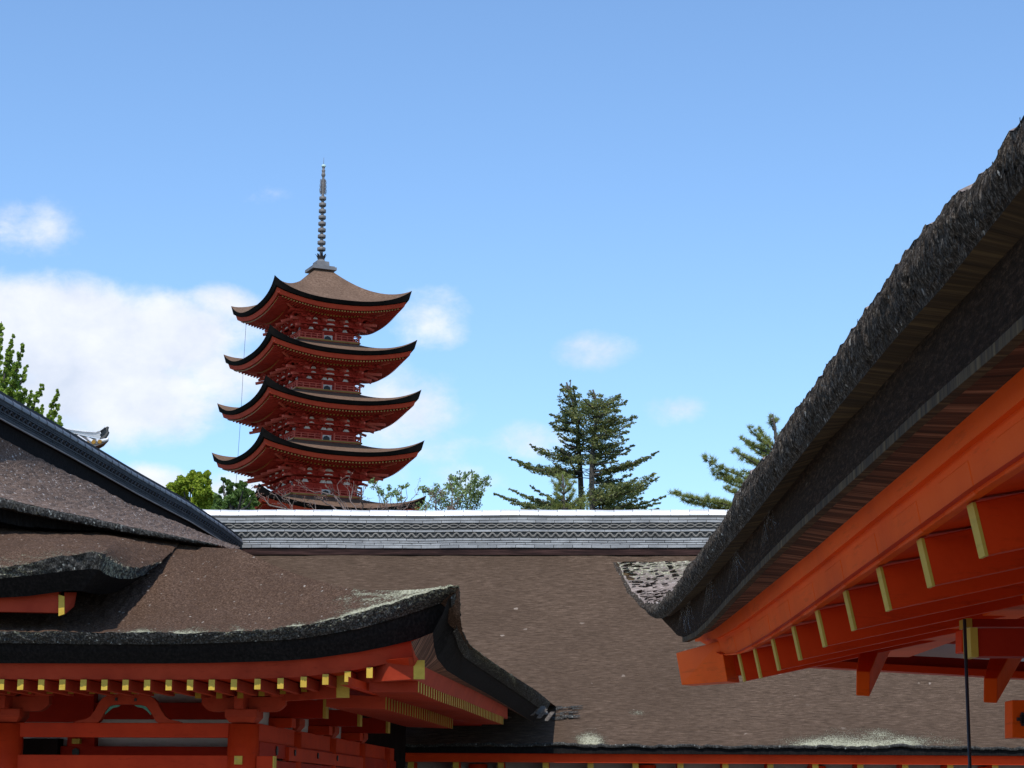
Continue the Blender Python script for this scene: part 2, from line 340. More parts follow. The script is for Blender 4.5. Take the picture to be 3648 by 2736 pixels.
# =================================================================== RIGHT HALL (near)
def curve(fr, pts, u_def=None, v_def=None):
    """pixel outline of an edge lying in the plane u=const (or v=const) -> local (u,v,z)"""
    out = []
    for p in pts:
        if u_def is not None:
            u = p[2] if len(p) > 2 else u_def; q = fr.loc(fr.atu(p[0], p[1], u))
        else:
            v = p[2] if len(p) > 2 else v_def; q = fr.loc(fr.atv(p[0], p[1], v))
        out.append(q)
    return np.array(out)
def resamp(C, n, key=None):
    C = np.asarray(C); d = np.concatenate([[0], np.cumsum(np.linalg.norm(np.diff(C, axis=0), axis=1))])
    t = np.linspace(0, d[-1], n) if key is None else key*d[-1]
    return np.stack([np.interp(t, d, C[:, k]) for k in range(3)], 1)
def smooth(C, it=1):
    C = C.copy()
    for _ in range(it): C[1:-1] = (C[:-2]+2*C[1:-1]+C[2:])/4
    return C
def world(fr, C): 
    C = np.asarray(C); return C[..., 0:1]*fr.n + C[..., 1:2]*fr.d + C[..., 2:3]*np.array([0, 0, 1.0])

hall_r = thing('shrine_hall', FR.w(2.5, 7, 0), 'near hall at right with thick shaggy bark eave, vermilion rafters and yellow rafter ends', 'shrine hall')
B = {}
B[0] = [(3648, 430), (3529, 575), (3298, 815), (3117, 1062), (2902, 1372), (2787, 1536), (2638, 1748), (2589, 1830), (2506, 1955), (2475, 1997), (2445, 2037), (2415, 2075), (2391, 2105), (2367, 2131), (2343, 2149), (2319, 2157), (2295, 2150, .828), (2271, 2128, .813), (2246, 2098, .787), (2222, 2056, .761), (2192, 1992, .724)]
B[1] = [(3648, 662), (3357, 1024), (3191, 1205), (2996, 1439), (2822, 1663), (2706, 1810), (2562, 1982), (2497, 2067), (2436, 2134), (2406, 2167), (2385, 2188), (2361, 2202), (2337, 2204), (2313, 2191, .83), (2283, 2155, .815), (2246, 2108, .787), (2222, 2066, .761), (2194, 2003, .724)]
B[2] = [(3648, 835), (3444, 1052), (3270, 1229), (3104, 1417), (2938, 1583), (2815, 1735), (2663, 1920), (2511, 2095), (2440, 2160), (2388, 2195), (2350, 2192), (2310, 2150, .88), (2290, 2120, .86)]
B[3] = [(3648, 1132), (3552, 1222), (3270, 1468), (3039, 1685), (2851, 1862), (2706, 2010), (2590, 2135), (2520, 2215), (2480, 2252), (2439, 2272), (2412, 2263), (2391, 2239), (2367, 2215), (2340, 2180, .885)]
B[4] = [(3648, 1308), (3285, 1627), (3068, 1812), (2887, 1969), (2706, 2115), (2600, 2200), (2540, 2246), (2500, 2262), (2470, 2255)]
B[5] = [(3463, 1777), (3282, 1905), (3141, 2004), (3006, 2098), (2906, 2169), (2815, 2232), (2741, 2280), (2675, 2318), (2622, 2345), (2570, 2350), (2535, 2330)]
BU = {0: .84, 1: .845, 2: .9, 3: .905, 4: 1.02, 5: 1.05}
CR = {k: curve(FR, B[k], u_def=BU[k]) for k in B}
def ext_near(C, v0=-3.0):
    return np.vstack([[C[0, 0], v0, C[0, 2]], C])
CR[5][:, 2] += .02
for k in CR:
    C = CR[k]; CR[k] = ext_near(C)
def atv_curve(C, v):   # interpolate u,z by v
    return np.stack([np.interp(v, C[:, 1], C[:, 0]), v, np.interp(v, C[:, 1], C[:, 2])], 1)
vmax = min(CR[0][-1, 1], CR[1][-1, 1])
vs = np.concatenate([np.linspace(-3, 3, 60), np.linspace(3.01, vmax, 1250)])
top = atv_curve(CR[0], vs); bot = atv_curve(CR[1], vs)
# the ragged cut face of the bark thatch
K = 22; G = np.zeros((K, len(vs), 3)); LI = np.zeros((K, len(vs)))
jag = (vn(vs*2.3, 1)-.5)*.02 + (vn(vs*7, 3)-.5)*.022 + np.abs(vn(vs*19, 5)-.5)*.03 + (vn(vs*70, 9)-.5)*.005-.006
for i in range(K):
    t = i/(K-1); P = bot*(1-t)+top*t
    P = P.copy(); P[:, 2] += jag*t**2
    fib = (vn(vs*48+P[:, 2]*20, P[:, 2]*34, 1)-.5)*.011 + (vn(vs*11, P[:, 2]*9, 4)-.5)*.012 + (vn(vs*110, P[:, 2]*60, 8)-.5)*.007 + (vn(vs*3.1, P[:, 2]*3, 6)-.5)*.012
    bulge = .022*math.sin(math.pi*t)
    P[:, 0] -= (fib+bulge)*min(1, t*5+.25)*(1-.75*max(0, t-.85)/.15)
    G[i] = P; LI[i] = .36*vn(vs*1.3, i*.2, 2)*(vn(vs*4, i*.3, 7) > .55)*.55
mb = MB(); mb.grid(world(FR, G), lichen=LI)
edge_r = mb.build('eave_thatch', MT['edge_right'], hall_r)
# loose bark strips standing out of the face
mb = MB()
for q in range(1500):
    v = 3.0+(vmax-3.2)*random.random()**1.25; t = random.random()*.78
    a = atv_curve(CR[0], np.array([v]))[0]; b = atv_curve(CR[1], np.array([v]))[0]; p = b*(1-t)+a*t
    ln = random.uniform(.005, .016); wd = random.uniform(.002, .006); tw = random.uniform(-.35, .35)
    c = FR.w(p[0]-.012-random.random()*.009, p[1], p[2]); dz = np.array([0, 0, 1.0])*ln+FR.d*tw*ln+FR.n*random.uniform(-.15, .2)*ln; dv = FR.d*wd
    mb.add([c-dv, c+dv, c+dv+dz, c-dv+dz], [(0, 1, 2, 3)])
mb.build('loose_bark', MT['edge_right'], edge_r)
# roof surface behind the edge
ws = np.array([0, .03, .1, .2, .35, .5, .7, 1.0, 1.4, 2.0, 3.0, 4.2]); sub = np.concatenate([np.arange(0, 60, 6), np.arange(60, len(vs), 4)])
if sub[-1] != len(vs)-1: sub = np.append(sub, len(vs)-1)
G = np.zeros((len(sub), len(ws)*3-2, 3)); wf = np.interp(np.linspace(0, len(ws)-1, len(ws)*3-2), np.arange(len(ws)), ws); LI = np.zeros(G.shape[:2])
for a, i in enumerate(sub):
    e = top[i]; s = np.clip((e[1]-10.6)/(vmax-10.6), 0, 1); s = s*s*(3-2*s); slope = .5*(1-s)+.02*s
    z = e[2]+jag[i]+slope*wf+.05*wf*wf*(1-s); z = z+(vn(e[1]*14+wf*0, wf*30, 3)-.5)*.012*np.minimum(1, wf*8)
    G[a] = np.stack([e[0]+wf, np.full(len(wf), e[1]), z], 1); LI[a] = .30*np.clip((e[1]-12.3)/.7, 0, 1)+.10
mb = MB(); mb.grid(world(FR, G), lichen=LI); 
roof_r = mb.build('roof', MT['roof_right'], hall_r)
# bark slips lying on the roof corner
mb = MB()
for q in range(1500):
    a = random.randint(int(len(sub)*.55), len(sub)-2); b = random.randint(1, 16)
    p = world(FR, G[a, b]+(G[a+1, b]-G[a, b])*random.random()); wd = FR.d*random.uniform(.006, .016); ln = FR.n*random.uniform(.02, .05)+np.array([0, 0, random.uniform(.004, .012)])
    p = p+np.array([0, 0, .002]); mb.add([p-wd, p-wd+ln, p+wd+ln, p+wd], [(0, 1, 2, 3)], lichen=[.5*random.random()]*4)
mb.build('bark_strips', MT['roof_right'], roof_r)
# far side of the roof so that it is a closed volume
def band(a, b, va, vb, n, mat, name, parent, jit=0, ext=None):
    """loft between two eave lines; the two may end at different depth"""
    ta = np.concatenate([[-3], np.linspace(2.6, va, n)]); tb = np.concatenate([[-3], np.linspace(2.6, vb, n)])
    A = atv_curve(a, ta); Bc = atv_curve(b, tb)
    if ext:   # turn the corner and run along the far side
        for X in ('A', 'B'):
            P = A if X == 'A' else Bc; e = P[-1]
            add = np.array([[e[0]+.25, e[1]+.03, e[2]-.02], [e[0]+1, e[1]+.02, e[2]-.06], [e[0]+4, e[1], e[2]-.08]])
            if X == 'A': A = np.vstack([A, add])
            else: Bc = np.vstack([Bc, add])
    R = np.array([A*(1-t)+Bc*t for t in np.linspace(0, 1, 5)])
    mb = MB(); mb.grid(world(FR, R)); return mb.build(name, mat, parent, smooth=True)
e = {k: CR[k][-1, 1] for k in CR}
band(CR[1], CR[2], e[1], e[2], 240, MT['boards_thin'], 'eave_soffit_board', hall_r, ext=1)
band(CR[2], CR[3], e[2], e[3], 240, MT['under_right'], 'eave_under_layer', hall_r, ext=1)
C3b = CR[3].copy(); C3b[:, 2] -= .012; C3b[:, 0] += .004
mb = MB(); vv = np.concatenate([[-3], np.linspace(2.6, 10.35, 120)]); A = atv_curve(CR[3], vv); A2 = A.copy(); A2[:, 2] -= .022; A3 = A2.copy(); A3[:, 0] += .02
mb.grid(world(FR, np.array([A+np.array([-.004, 0, .002]), A2+np.array([-.004, 0, 0]), A3]))); mb.build('edge_batten', MT['boards_thin'], hall_r)
band(A, CR[4], 10.35, e[4], 200, MT['boards'], 'soffit_boards', hall_r)
vf = np.concatenate([[-3], np.linspace(2.6, e[4], 200)]); P4 = atv_curve(CR[4], vf); P5 = atv_curve(CR[5], np.minimum(vf, e[5])); P5[:, 1] = np.minimum(vf, e[5])
fa = P4+np.array([.010, 0, 0]); fa[:, 2] = P4[:, 2]*.66+P5[:, 2]*.34; fb = fa+np.array([.022, 0, .004]); fz = P5+np.array([.02, 0, 0])
mb = MB(); mb.grid(world(FR, np.array([P4, fa, fb]))); mb.build('fascia_board', MT['orange'], hall_r)
mb = MB(); mb.grid(world(FR, np.array([fb, fz, fz+np.array([.04, 0, .01])]))); mb.build('lower_fascia', MT['orange'], hall_r)
for k in range(-9, 10):  # added shallow blocks, their edges imitate the soft rafter shading on the fascia
    v = 4.80+.6003*k
    if v > 9.9: break
    r = []
    for dv_ in (-.16, .16):
        i_ = np.interp(v+dv_, vf, np.arange(len(vf))); r.append([np.array([np.interp(i_, np.arange(len(vf)), X[:, j]) for j in range(3)])+np.array([-.0022, 0, -.001]) for X in (fb*.8+fz*.2, fz)])
    mb = MB(); q8 = [r[0][1], r[1][1], r[1][1]+np.array([.01, 0, 0]), r[0][1]+np.array([.01, 0, 0]), r[0][0], r[1][0], r[1][0]+np.array([.01, 0, 0]), r[0][0]+np.array([.01, 0, 0])]
    mb.hexa(world(FR, np.array(q8))); mb.build('rafter_shade_block', MT['orange'], hall_r, bevel=.004)
# rafters
rt = CR[5]
RS = .212   # rafter slope
for k in range(-9, 10):
    v = 4.80+.6003*k*1.0
    if v > 10.35: break
    zt = float(np.interp(v, CR[5][:, 1], CR[5][:, 2])); u0 = 1.095; u1 = 3.6
    w2 = .030; h = .122
    a = FR.w(u0, v, zt-h/2-.002); b = FR.w(u1, v, zt-h/2-.002+(u1-u0)*RS)
    mb = MB(); mb.hexa([FR.w(u0+.025, v-w2, zt-h), FR.w(u0+.025, v+w2, zt-h), FR.w(u1, v+w2, zt-h+(u1-u0)*RS), FR.w(u1, v-w2, zt-h+(u1-u0)*RS),
                        FR.w(u0, v-w2, zt), FR.w(u0, v+w2, zt), FR.w(u1, v+w2, zt+(u1-u0)*RS), FR.w(u1, v-w2, zt+(u1-u0)*RS)])
    r = mb.build('rafter', MT['red'], hall_r, bevel=.003)
    mb = MB(); mb.hexa([FR.w(u0+.021, v-w2-.001, zt-h-.001), FR.w(u0+.021, v+w2+.001, zt-h-.001), FR.w(u0+.029, v+w2+.001, zt-h-.001), FR.w(u0+.029, v-w2-.001, zt-h-.001),
                        FR.w(u0-.004, v-w2-.001, zt+.001), FR.w(u0-.004, v+w2+.001, zt+.001), FR.w(u0+.004, v+w2+.001, zt+.001), FR.w(u0+.004, v-w2-.001, zt+.001)])
    mb.build('rafter_end', MT['yellow_clean'], r)
# boards above the rafters
mb = MB(); vv = np.concatenate([[-3], np.linspace(2.6, 10.6, 60)]); zt = np.interp(vv, rt[:, 1], rt[:, 2]); Gs = []
for u in np.linspace(1.045, 3.7, 12): Gs.append(np.stack([np.full(len(vv), u), vv, zt+.004+np.maximum(0, u-1.095)*RS], 1))
mb.grid(world(FR, np.array(Gs))); mb.build('ceiling_boards', MT['red'], hall_r)
# hip rafter at the far corner
mb = MB(); a = FR.atv(2418, 2383, 10.55); b = FR.w(FR.loc(a)[0]+.62, 9.95, a[2]+.10)
t0 = FR.atv(2408, 2326, 10.55); t1 = FR.atv(2428, 2440, 10.50); m0 = FR.atv(2566, 2282, 10.1); m1 = FR.atv(2592, 2428, 10.1)
bk = FR.n*.07+FR.d*.09
mb.hexa([t1, m1, m1+bk, t1+bk, t0, m0, m0+bk, t0+bk]); mb.build('hip_rafter', MT['orange'], hall_r, bevel=.004)
# purlin, beams and tail rafters under the eave
mb = MB(); mb.fbox(FR, 1.80, 1.96, -3, 10.0, EYE+.695, EYE+.745); mb.build('purlin', MT['orange'], hall_r, bevel=.004)
mb = MB(); mb.fbox(FR, 2.9, 3.0, -3, 11, .0, EYE+1.0); mb.build('wall', MT['plaster'], hall_r)
def pixbox(fr, x0, x1, y0, y1, v, dv, mat, name, parent, bevel=.003, dz1=0):
    a = fr.atv(x0, y1, v); b = fr.atv(x1, y1, v); c = fr.atv(x1, y0, v); d = fr.atv(x0, y0, v); e = fr.d*dv
    mb = MB(); mb.hexa([a, b, b+e, a+e, d, c, c+e, d+e]); return mb.build(name, mat, parent, bevel=bevel)
def pixquad(fr, P4, v, dv, mat, name, parent, bevel=.003, smooth=False):
    """P4: outline (bottom-left, bottom-right, top-right, top-left) in the plane v"""
    q = [fr.atv(p[0], p[1], p[2] if len(p) > 2 else v) for p in P4]; e = fr.d*dv
    mb = MB(); mb.hexa([q[0], q[1], q[1]+e, q[0]+e, q[3], q[2], q[2]+e, q[3]+e]); return mb.build(name, mat, parent, bevel=bevel)
pixquad(FR, [(3120, 2340), (3760, 2372), (3760, 2255), (3120, 2255)], 11.3, .08, MT['plaster'], 'plaster_panel', hall_r)
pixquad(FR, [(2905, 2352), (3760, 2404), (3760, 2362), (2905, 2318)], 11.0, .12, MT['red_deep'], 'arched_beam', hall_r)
pixquad(FR, [(2895, 2375), (3760, 2423), (3760, 2398), (2895, 2350)], 10.9, .12, MT['red'], 'beam_moulding', hall_r)
pixquad(FR, [(3174, 2280), (3640, 2300), (3640, 2262), (3174, 2262)], 11.15, .1, MT['red'], 'wall_beam', hall_r)
for (q) in ([(3050, 2478), (3098, 2481), (3176, 2312), (3080, 2318)], [(3504, 2503), (3552, 2505), (3652, 2330), (3560, 2330)]):
    e0 = q
    a = [FR.atv(p[0], p[1], v) for p, v in zip(q, (8.6, 8.6, 9.6, 9.6))]; lt = [FR.atv(p[0], p[1], 8.6) for p in ((q[0][0]+1, q[0][1]-88), (q[1][0]-4, q[1][1]-84))]
    sh = FR.d*.09
    mb = MB(); back = FR.d*.5
    L0, L1, R1, R0 = a; T0 = lt[0]; 
    mb.hexa([L0, L1, R1, R0, T0, T0+(L1-L0), R1+np.array([0, 0, .12]), R0+np.array([0, 0, .12])]); mb.build('tail_rafter', MT['orange'], hall_r, bevel=.004)
for (x0, x1, y0, y1, v) in ((3466, 3900, 2238, 2338, 6.6), (3446, 3900, 2205, 2233, 7.4)):
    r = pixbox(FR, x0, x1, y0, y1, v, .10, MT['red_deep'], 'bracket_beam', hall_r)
    a = FR.loc(FR.atv(x0, y1, v)); c = FR.loc(FR.atv(x0, y0, v)); mb = MB(); mb.fbox(FR, a[0]-.006, a[0]+.017, v-.004, v+.104, a[2]-.002, c[2]+.002); mb.build('beam_end', MT['yellow_clean'], r)
pixbox(FR, 3426, 3462, 2242, 2322, 7.0, .1, MT['red'], 'bracket_block', hall_r)
r = pixbox(FR, 3606, 3700, 2494, 2628, 8.0, .12, MT['orange'], 'beam_nose', hall_r)
mb = MB()
for (x0, x1, y0, y1) in ((3624, 3640, 2556, 2568), (3636, 3650, 2546, 2577), (3640, 3648, 2538, 2586)):
    a = FR.loc(FR.atv(x0, y1, 7.99)); c = FR.loc(FR.atv(x1, y0, 7.99)); mb.fbox(FR, a[0], c[0], 7.985, 8.0, a[2], c[2])
mb.build('nail_cover', MT['black'], r)
# posts that carry the hall, below and right of the view
for v in (3.0, 6.2, 9.4):
    mb = MB(); mb.lathe(FR.w(2.6, v, 0), [(.16, 0), (.16, EYE+.6)], 20); mb.build('column', MT['red'], hall_r, smooth=True)
# cobwebs on the dark layer
m, nt_, b_ = newmat('cobweb', .9, .1); b_.inputs['Base Color'].default_value = (.5, .5, .5, 1); b_.inputs['Alpha'].default_value = .10; MT['web'] = m
for (vx, n) in ((6.9, 9), (7.9, 12), (8.9, 10), (9.9, 14), (10.2, 12)):
    mb = MB()
    for q in range(n):
        a = atv_curve(CR[2], np.array([vx+random.uniform(-.12, .12)]))[0]; b = atv_curve(CR[3], np.array([vx+random.uniform(-.5, .5)]))[0]
        b = a*(1-(t := random.uniform(.5, 1)))+b*t
        p0 = FR.w(a[0]-.01, a[1], a[2]); p1 = FR.w(b[0]-.012, b[1], b[2]); mb.tube([p0, (p0+p1)/2-np.array([0, 0, .01]), p1], .0007, 3, cap=False)
    mb.build('cobweb', MT['web'], hall_r)
# hanging rod
rod = MB(); a = FR.atv(3436, 2205, 6.2); rod.tube([a, np.array([a[0], a[1], 0.3])], .0052, 8); o = rod.build('hanging_rod', MT['black'], None, smooth=True)
tag(o, 'thin dark metal rod hanging straight down under the near vermilion eave at right', 'rod')

# =================================================================== TILED RIDGES
def ridge(parent, S, T, N, zf, length, sc_, mats, cap_len=.46, far_only=False, wave_p=.222, label=None, eye=True, osc=1.0):
    """S start, T unit direction, N unit normal of the visible side, zf(s) height of the base, sc_ vertical scale"""
    cap, til, dark, wav = mats
    Z = np.array([0, 0, 1.0]); 
    def at(s, off, z): return S+T*s+N*off*osc+Z*(zf(s)+z*sc_)
    rg = MB()   # core
    ns = max(2, int(length/1.0)); ss = np.linspace(0, length, ns+1)
    def prism(mbb, s0, s1, o, z0, z1, tone=0):
        P = [at(s0, -o, z0), at(s1, -o, z0), at(s1, o, z0), at(s0, o, z0), at(s0, -o, z1), at(s1, -o, z1), at(s1, o, z1), at(s0, o, z1)]
        k = mbb.n; mbb.add(P, [(3, 2, 1, 0), (4, 5, 6, 7), (0, 1, 5, 4), (1, 2, 6, 5), (2, 3, 7, 6), (3, 0, 4, 7)], tone=[tone]*8)
    for i in range(ns): prism(rg, ss[i], ss[i+1], .185, 0, .80, .5)
    root = rg.build('tile_ridge', dark, parent)
    def course(z0, z1, o, m, name, stag, slope=.0):
        mbb = MB(); s = -cap_len*stag
        while s < length:
            a = max(0, s+.006); b = min(length, s+cap_len-.006)
            if b > a: 
                j = random.uniform(-.004, .004); prism(mbb, a, b, o+j, z0+.003, z1-.003+random.uniform(-.003, .003), random.random()**2*.4)
            s += cap_len
        return mbb.build(name, m, root)
    for k in range(1): pass
    course(.035, .105, .30, til, 'base_tile_course', .2)
    course(.115, .155, .245, til, 'tile_course', .7); course(.165, .205, .24, til, 'tile_course', .35); course(.215, .265, .25, til, 'tile_course', .0)
    # wave course
    def wave(zc, amp, period, off, rad, name, ph=0, inv=1, n=12):
        mbb = MB(); N_ = int(length/period)
        for k in range(N_):
            pts = []
            for j in range(n+1):
                s = (k+j/n+ph)*period
                if s > length: break
                pts.append(at(s, off, zc+inv*amp*math.copysign(abs(math.sin(2*math.pi*j/n))**.65, math.sin(2*math.pi*j/n))))
            if len(pts) > 2: mbb.tube(pts, rad*sc_**.5, 5)
        return mbb.build(name, wav, root)
    wave(.342, .038, wave_p, .205, .024, 'wave_tile_course', 0)
    course(.415, .465, .225, til, 'tile_course', .5)
    if eye:
        wave(.55, .038, cap_len, .197, .017, 'lattice_tile_course', .25, 1); wave(.55, .038, cap_len, .197, .017, 'lattice_tile_course', .25, -1)
        z = .625
    else: z = .475
    course(z, z+.055, .215, til, 'tile_course', .15); course(z+.065, z+.115, .20, til, 'tile_course', .6); z += .12
    # round cap tiles
    s = 0
    while s < length:
        b = min(length, s+cap_len-.012); mbb = MB(); R = .175*osc**.5; Zc = .03
        rings = []
        for q in np.linspace(0, 1, 3):
            ss_ = s+(b-s)*q; r = R+(.006 if q < .5 else 0)
            rings.append([S+T*ss_+N*(-math.cos(a)*r)+Z*(zf(ss_)+(z+Zc)*sc_+math.sin(a)*r*(sc_**.6)*1.02) for a in np.linspace(-.25, math.pi+.25, 15)])
        t = random.random()**3*.35; mbb.grid(rings, tone=np.full(45, t)); mbb.build('cap_tile', cap, root, smooth=True); s += cap_len
    return root, z

# =================================================================== MAIN HALL (long roof across the middle)
hall_m = thing('shrine_hall', FM.w(4, 47, 0), 'long main hall across the middle with plain brown bark roof under a pale tiled ridge', 'shrine hall')
VE, VR = 44.0, 51.0
def zpx(fr, px, py, v): return fr.atv(px, py, v)[2]
ze = zpx(FM, 2400, 2652, VE); zr = zpx(FM, 1500, 1962, VR-.25)
print('main eave z', ze, 'ridge z', zr)
U0, U1 = -13.0, 22.0
nu, nv = 700, 120; us = np.linspace(U0, U1, nu); G = np.zeros((nv, nu, 3)); LI = np.zeros((nv, nu))
for i in range(nv):
    t = i/(nv-1); v = VE+(VR-.1-VE)*t; z = ze+(zr-ze)*(t*.80+.20*t*t)
    dz = (vn(us*5, v*24, 1)-.5)*.025+(vn(us*1.1, v*1.2, 5)-.5)*.05
    if i == 0: dz = dz+(vn(us*9, 2)-.5)*.03
    G[i] = np.stack([us, np.full(nu, v), z+dz], 1)
    # lichen patches near the eave and under the ridge
    px = CX+F*(us/ v)+ (2120-CX)*0
    low = max(0, 1-t/.12); pat = np.exp(-((us-5.6)/1.9)**2)*1.0 + np.exp(-((us+.1)/.35)**2)*.9+.32
    LI[i] = low**.6*.44*pat + (max(0, (t-.955)/.045))*.30*(vn(us*.8, 2.2, 3) > .35)+.35*np.exp(-((us-(.9))/.35)**2-((t-.17)/.03)**2)
    LI[i] *= (.75+.5*vn(us*2.0, t*30, 9))
mb = MB(); mb.grid(world(FM, G), lichen=LI)
roof_m = mb.build('roof', MT['roof_main'], hall_m)
# back slope
mb = MB(); mb.grid(world(FM, np.array([[[u, VR-.1, zr] for u in np.linspace(U0, U1, 12)], [[u, VR+7, ze] for u in np.linspace(U0, U1, 12)]]))); mb.build('back_roof', MT['roof_main'], hall_m)
# eave layers
mb = MB(); g0 = G[0].copy(); rows = []
for dz, dv in ((0, 0), (-.03, -.012), (-.06, 0)):
    r = g0.copy(); r[:, 2] += dz+(0 if dz == 0 else (vn(us*14, dz*90)-.5)*.02); r[:, 1] += dv; rows.append(r)
mb.grid(world(FM, np.array(rows))); mb.build('eave_thatch', MT['edge_left'], hall_m)
zb = ze-.06
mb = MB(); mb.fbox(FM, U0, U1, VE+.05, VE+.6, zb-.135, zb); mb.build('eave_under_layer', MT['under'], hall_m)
mb = MB(); mb.fbox(FM, U0, U1, VE+.18, VE+.30, zb-.32, zb-.137); mb.build('fascia_board', MT['red'], hall_m)
mb = MB(); mb.fbox(FM, U0, U1, VE+1.2, VE+1.3, 0, zb-.1); mb.build('wall', MT['plaster_g'], hall_m)
mb = MB(); mb.fbox(FM, U0, U1, VE+1.0, VE+1.18, zb-.62, zb-.58+.02); mb.build('tie_beam', MT['red'], hall_m)
for k in range(-4, 18):
    x = 2104+k*160.2; 
    if x < 1400: continue
    p = FM.loc(FM.atv(x, 2735, VE+.3)); w2 = .062
    mb = MB(); mb.fbox(FM, p[0]-w2, p[0]+w2, VE+.31, VE+1.2, zb-.62, zb-.322); r = mb.build('rafter', MT['red'], hall_m, bevel=.004)
    mb = MB(); mb.fbox(FM, p[0]-w2-.002, p[0]+w2+.002, VE+.30, VE+.312, zb-.60, zb-.322); mb.build('rafter_end', MT['yellow'], r)
for k in range(-2, 5):
    mb = MB(); mb.lathe(FM.w(k*3.6+1.1, VE+1.1, 0), [(.2, 0), (.2, zb-.35)], 20); mb.build('column', MT['red'], hall_m, smooth=True)
# ridge
S0 = FM.w(U0, VR, 0); zr2 = zpx(FM, 1500, 1957, VR-.3)
ht = (zpx(FM, 1500, 1816, VR)-zr2)
print('ridge height', ht)
sc_m = ht/(.745+.03+.178)
ridge(hall_m, S0, FM.n, -FM.d, lambda s: zr2+.006*math.sin(s*1.3)+.008*math.sin(s*.47+1)+.004*math.sin(s*4.1), U1-U0, sc_m, (MT['tile_cap'], MT['tile'], MT['tile_dark'], MT['tile_wave']), cap_len=.465)
mb = MB(); mb.fbox(FM, U0, U1, VR-.27, VR+.27, zr2-.13, zr2+.02); mb.build('ridge_board', MT['ridge_wood_shade'], hall_m)  # board drawn deeper, its lower part is the ridge's shadow band in dark colour
# torn bark and lead flashing where the left hall's eave meets the roof
tb = MB()
def main_z(v):
    t = (v-VE)/(VR-.1-VE); return ze+(zr-ze)*(t*.80+.20*t*t)
for q in range(26):
    x = random.uniform(1955, 2040); y = random.uniform(2475, 2530); v = np.interp(y, [2475, 2530], [45.35, 44.85]); p = FM.loc(FM.atv(x, y, v)); z = main_z(p[1])+.03
    ln = random.uniform(.08, .3); w2 = random.uniform(.01, .03)
    tb.add([FM.w(p[0], p[1]-w2, z), FM.w(p[0]+ln, p[1]-w2*.3, z+.02), FM.w(p[0]+ln*.9, p[1]+w2*.4, z+.04), FM.w(p[0], p[1]+w2, z+.03)], [(0, 1, 2, 3)])
tb.build('torn_bark', MT['edge_left'], hall_m)

# =================================================================== LEFT HALL
hall_l = thing('shrine_hall', FL.w(-8, 34, 0), 'left hall with hipped and gabled bark roof, upturned corner and yellow tipped rafters', 'shrine hall')
US = -2.81; VF = 25.45
F0 = [(-1100, 2247), (0, 2249), (374, 2253), (588, 2255), (801, 2252), (900, 2247), (1036, 2234), (1144, 2216), (1280, 2183), (1390, 2150, 25.42), (1480, 2122, 25.36), (1560, 2100, 25.25), (1610, 2089, 25.15), (1637, 2087, 25.08)]
F1 = [(-1100, 2290), (0, 2291), (374, 2296), (588, 2296), (748, 2292), (900, 2286), (1036, 2278), (1117, 2269), (1280, 2239), (1390, 2209), (1443, 2193), (1530, 2164), (1573, 2148), (1606, 2132)]
F2 = [(-1100, 2362), (0, 2363), (374, 2364), (588, 2364), (748, 2362), (900, 2358), (1000, 2355), (1117, 2346), (1280, 2323), (1370, 2305), (1464, 2283), (1510, 2268), (1530, 2260), (1542, 2254)]
F3 = [(-1100, 2418), (0, 2419), (374, 2420), (588, 2421), (748, 2420), (900, 2418), (1000, 2415), (1063, 2412), (1226, 2393), (1320, 2376), (1405, 2358), (1430, 2352), (1450, 2347), (1470, 2342)]
T0 = [(1637, 2087, -2.77), (1638, 2150, -2.79), (1640, 2200, -2.80), (1648, 2246), (1660, 2276), (1680, 2303), (1713, 2328), (1776, 2373), (1838, 2414), (1911, 2461), (1962, 2503)]
T1 = [(1606, 2132, -2.86), (1612, 2200), (1618, 2258), (1634, 2308), (1652, 2340), (1700, 2373), (1750, 2406), (1801, 2441), (1860, 2480), (1905, 2512), (1940, 2536)]
T2 = [(1542, 2254, -3.12), (1545, 2300), (1556, 2345), (1590, 2388), (1640, 2419), (1675, 2439), (1740, 2474), (1806, 2514), (1840, 2536), (1870, 2555), (1900, 2573)]
T3 = [(1464, 2286, -3.26), (1480, 2335), (1513, 2376), (1550, 2394), (1590, 2413), (1630, 2432), (1676, 2453), (1751, 2491), (1806, 2520), (1807, 2521), (1808, 2522)]
T4 = [(1470, 2342, -3.33), (1474, 2390), (1480, 2421), (1520, 2441), (1563, 2461), (1606, 2478), (1651, 2494), (1743, 2534), (1806, 2559), (1807, 2560), (1808, 2561)]
VFs = {0: VF, 1: VF+.12, 2: VF+.34, 3: VF+.53}
f0 = curve(FL, F0, v_def=VF); f1 = curve(FL, F1, v_def=VF+.12); f2 = curve(FL, F2, v_def=VF+.34); f2b = curve(FL, F2, v_def=VF+.42); f3 = curve(FL, F3, v_def=VF+.5)
t0 = curve(FL, T0, u_def=US); t1 = curve(FL, T1, u_def=-2.92); t2 = curve(FL, T2, u_def=-3.16); t3 = curve(FL, T3, u_def=-3.29); t4 = curve(FL, T4, u_def=-3.36)
print('side eave v', t0[:, 1].round(1), 'z', t0[:, 2].round(2)); print('front z', f0[:, 2].round(2), f1[:, 2].round(2), f2[:, 2].round(2), f3[:, 2].round(2))
def dense(C, n, it=2): return smooth(resamp(C, n), it)
NF, NS = 520, 420
def idxsamp(C, n):   # sample by point index so that paired outlines match
    k = np.linspace(0, len(C)-1, n); return smooth(np.stack([np.interp(k, np.arange(len(C)), C[:, j]) for j in range(3)], 1), 3)
def pair(fa, fb, ta, tb): 
    return np.vstack([idxsamp(fa, NF), idxsamp(ta, NS)]), np.vstack([idxsamp(fb, NF), idxsamp(tb, NS)])
A, Bq = pair(f0, f1, t0, t1); s = np.arange(len(A))/12.0
out = np.zeros_like(A); out[:NF, 1] = -1; out[NF:, 0] = 1
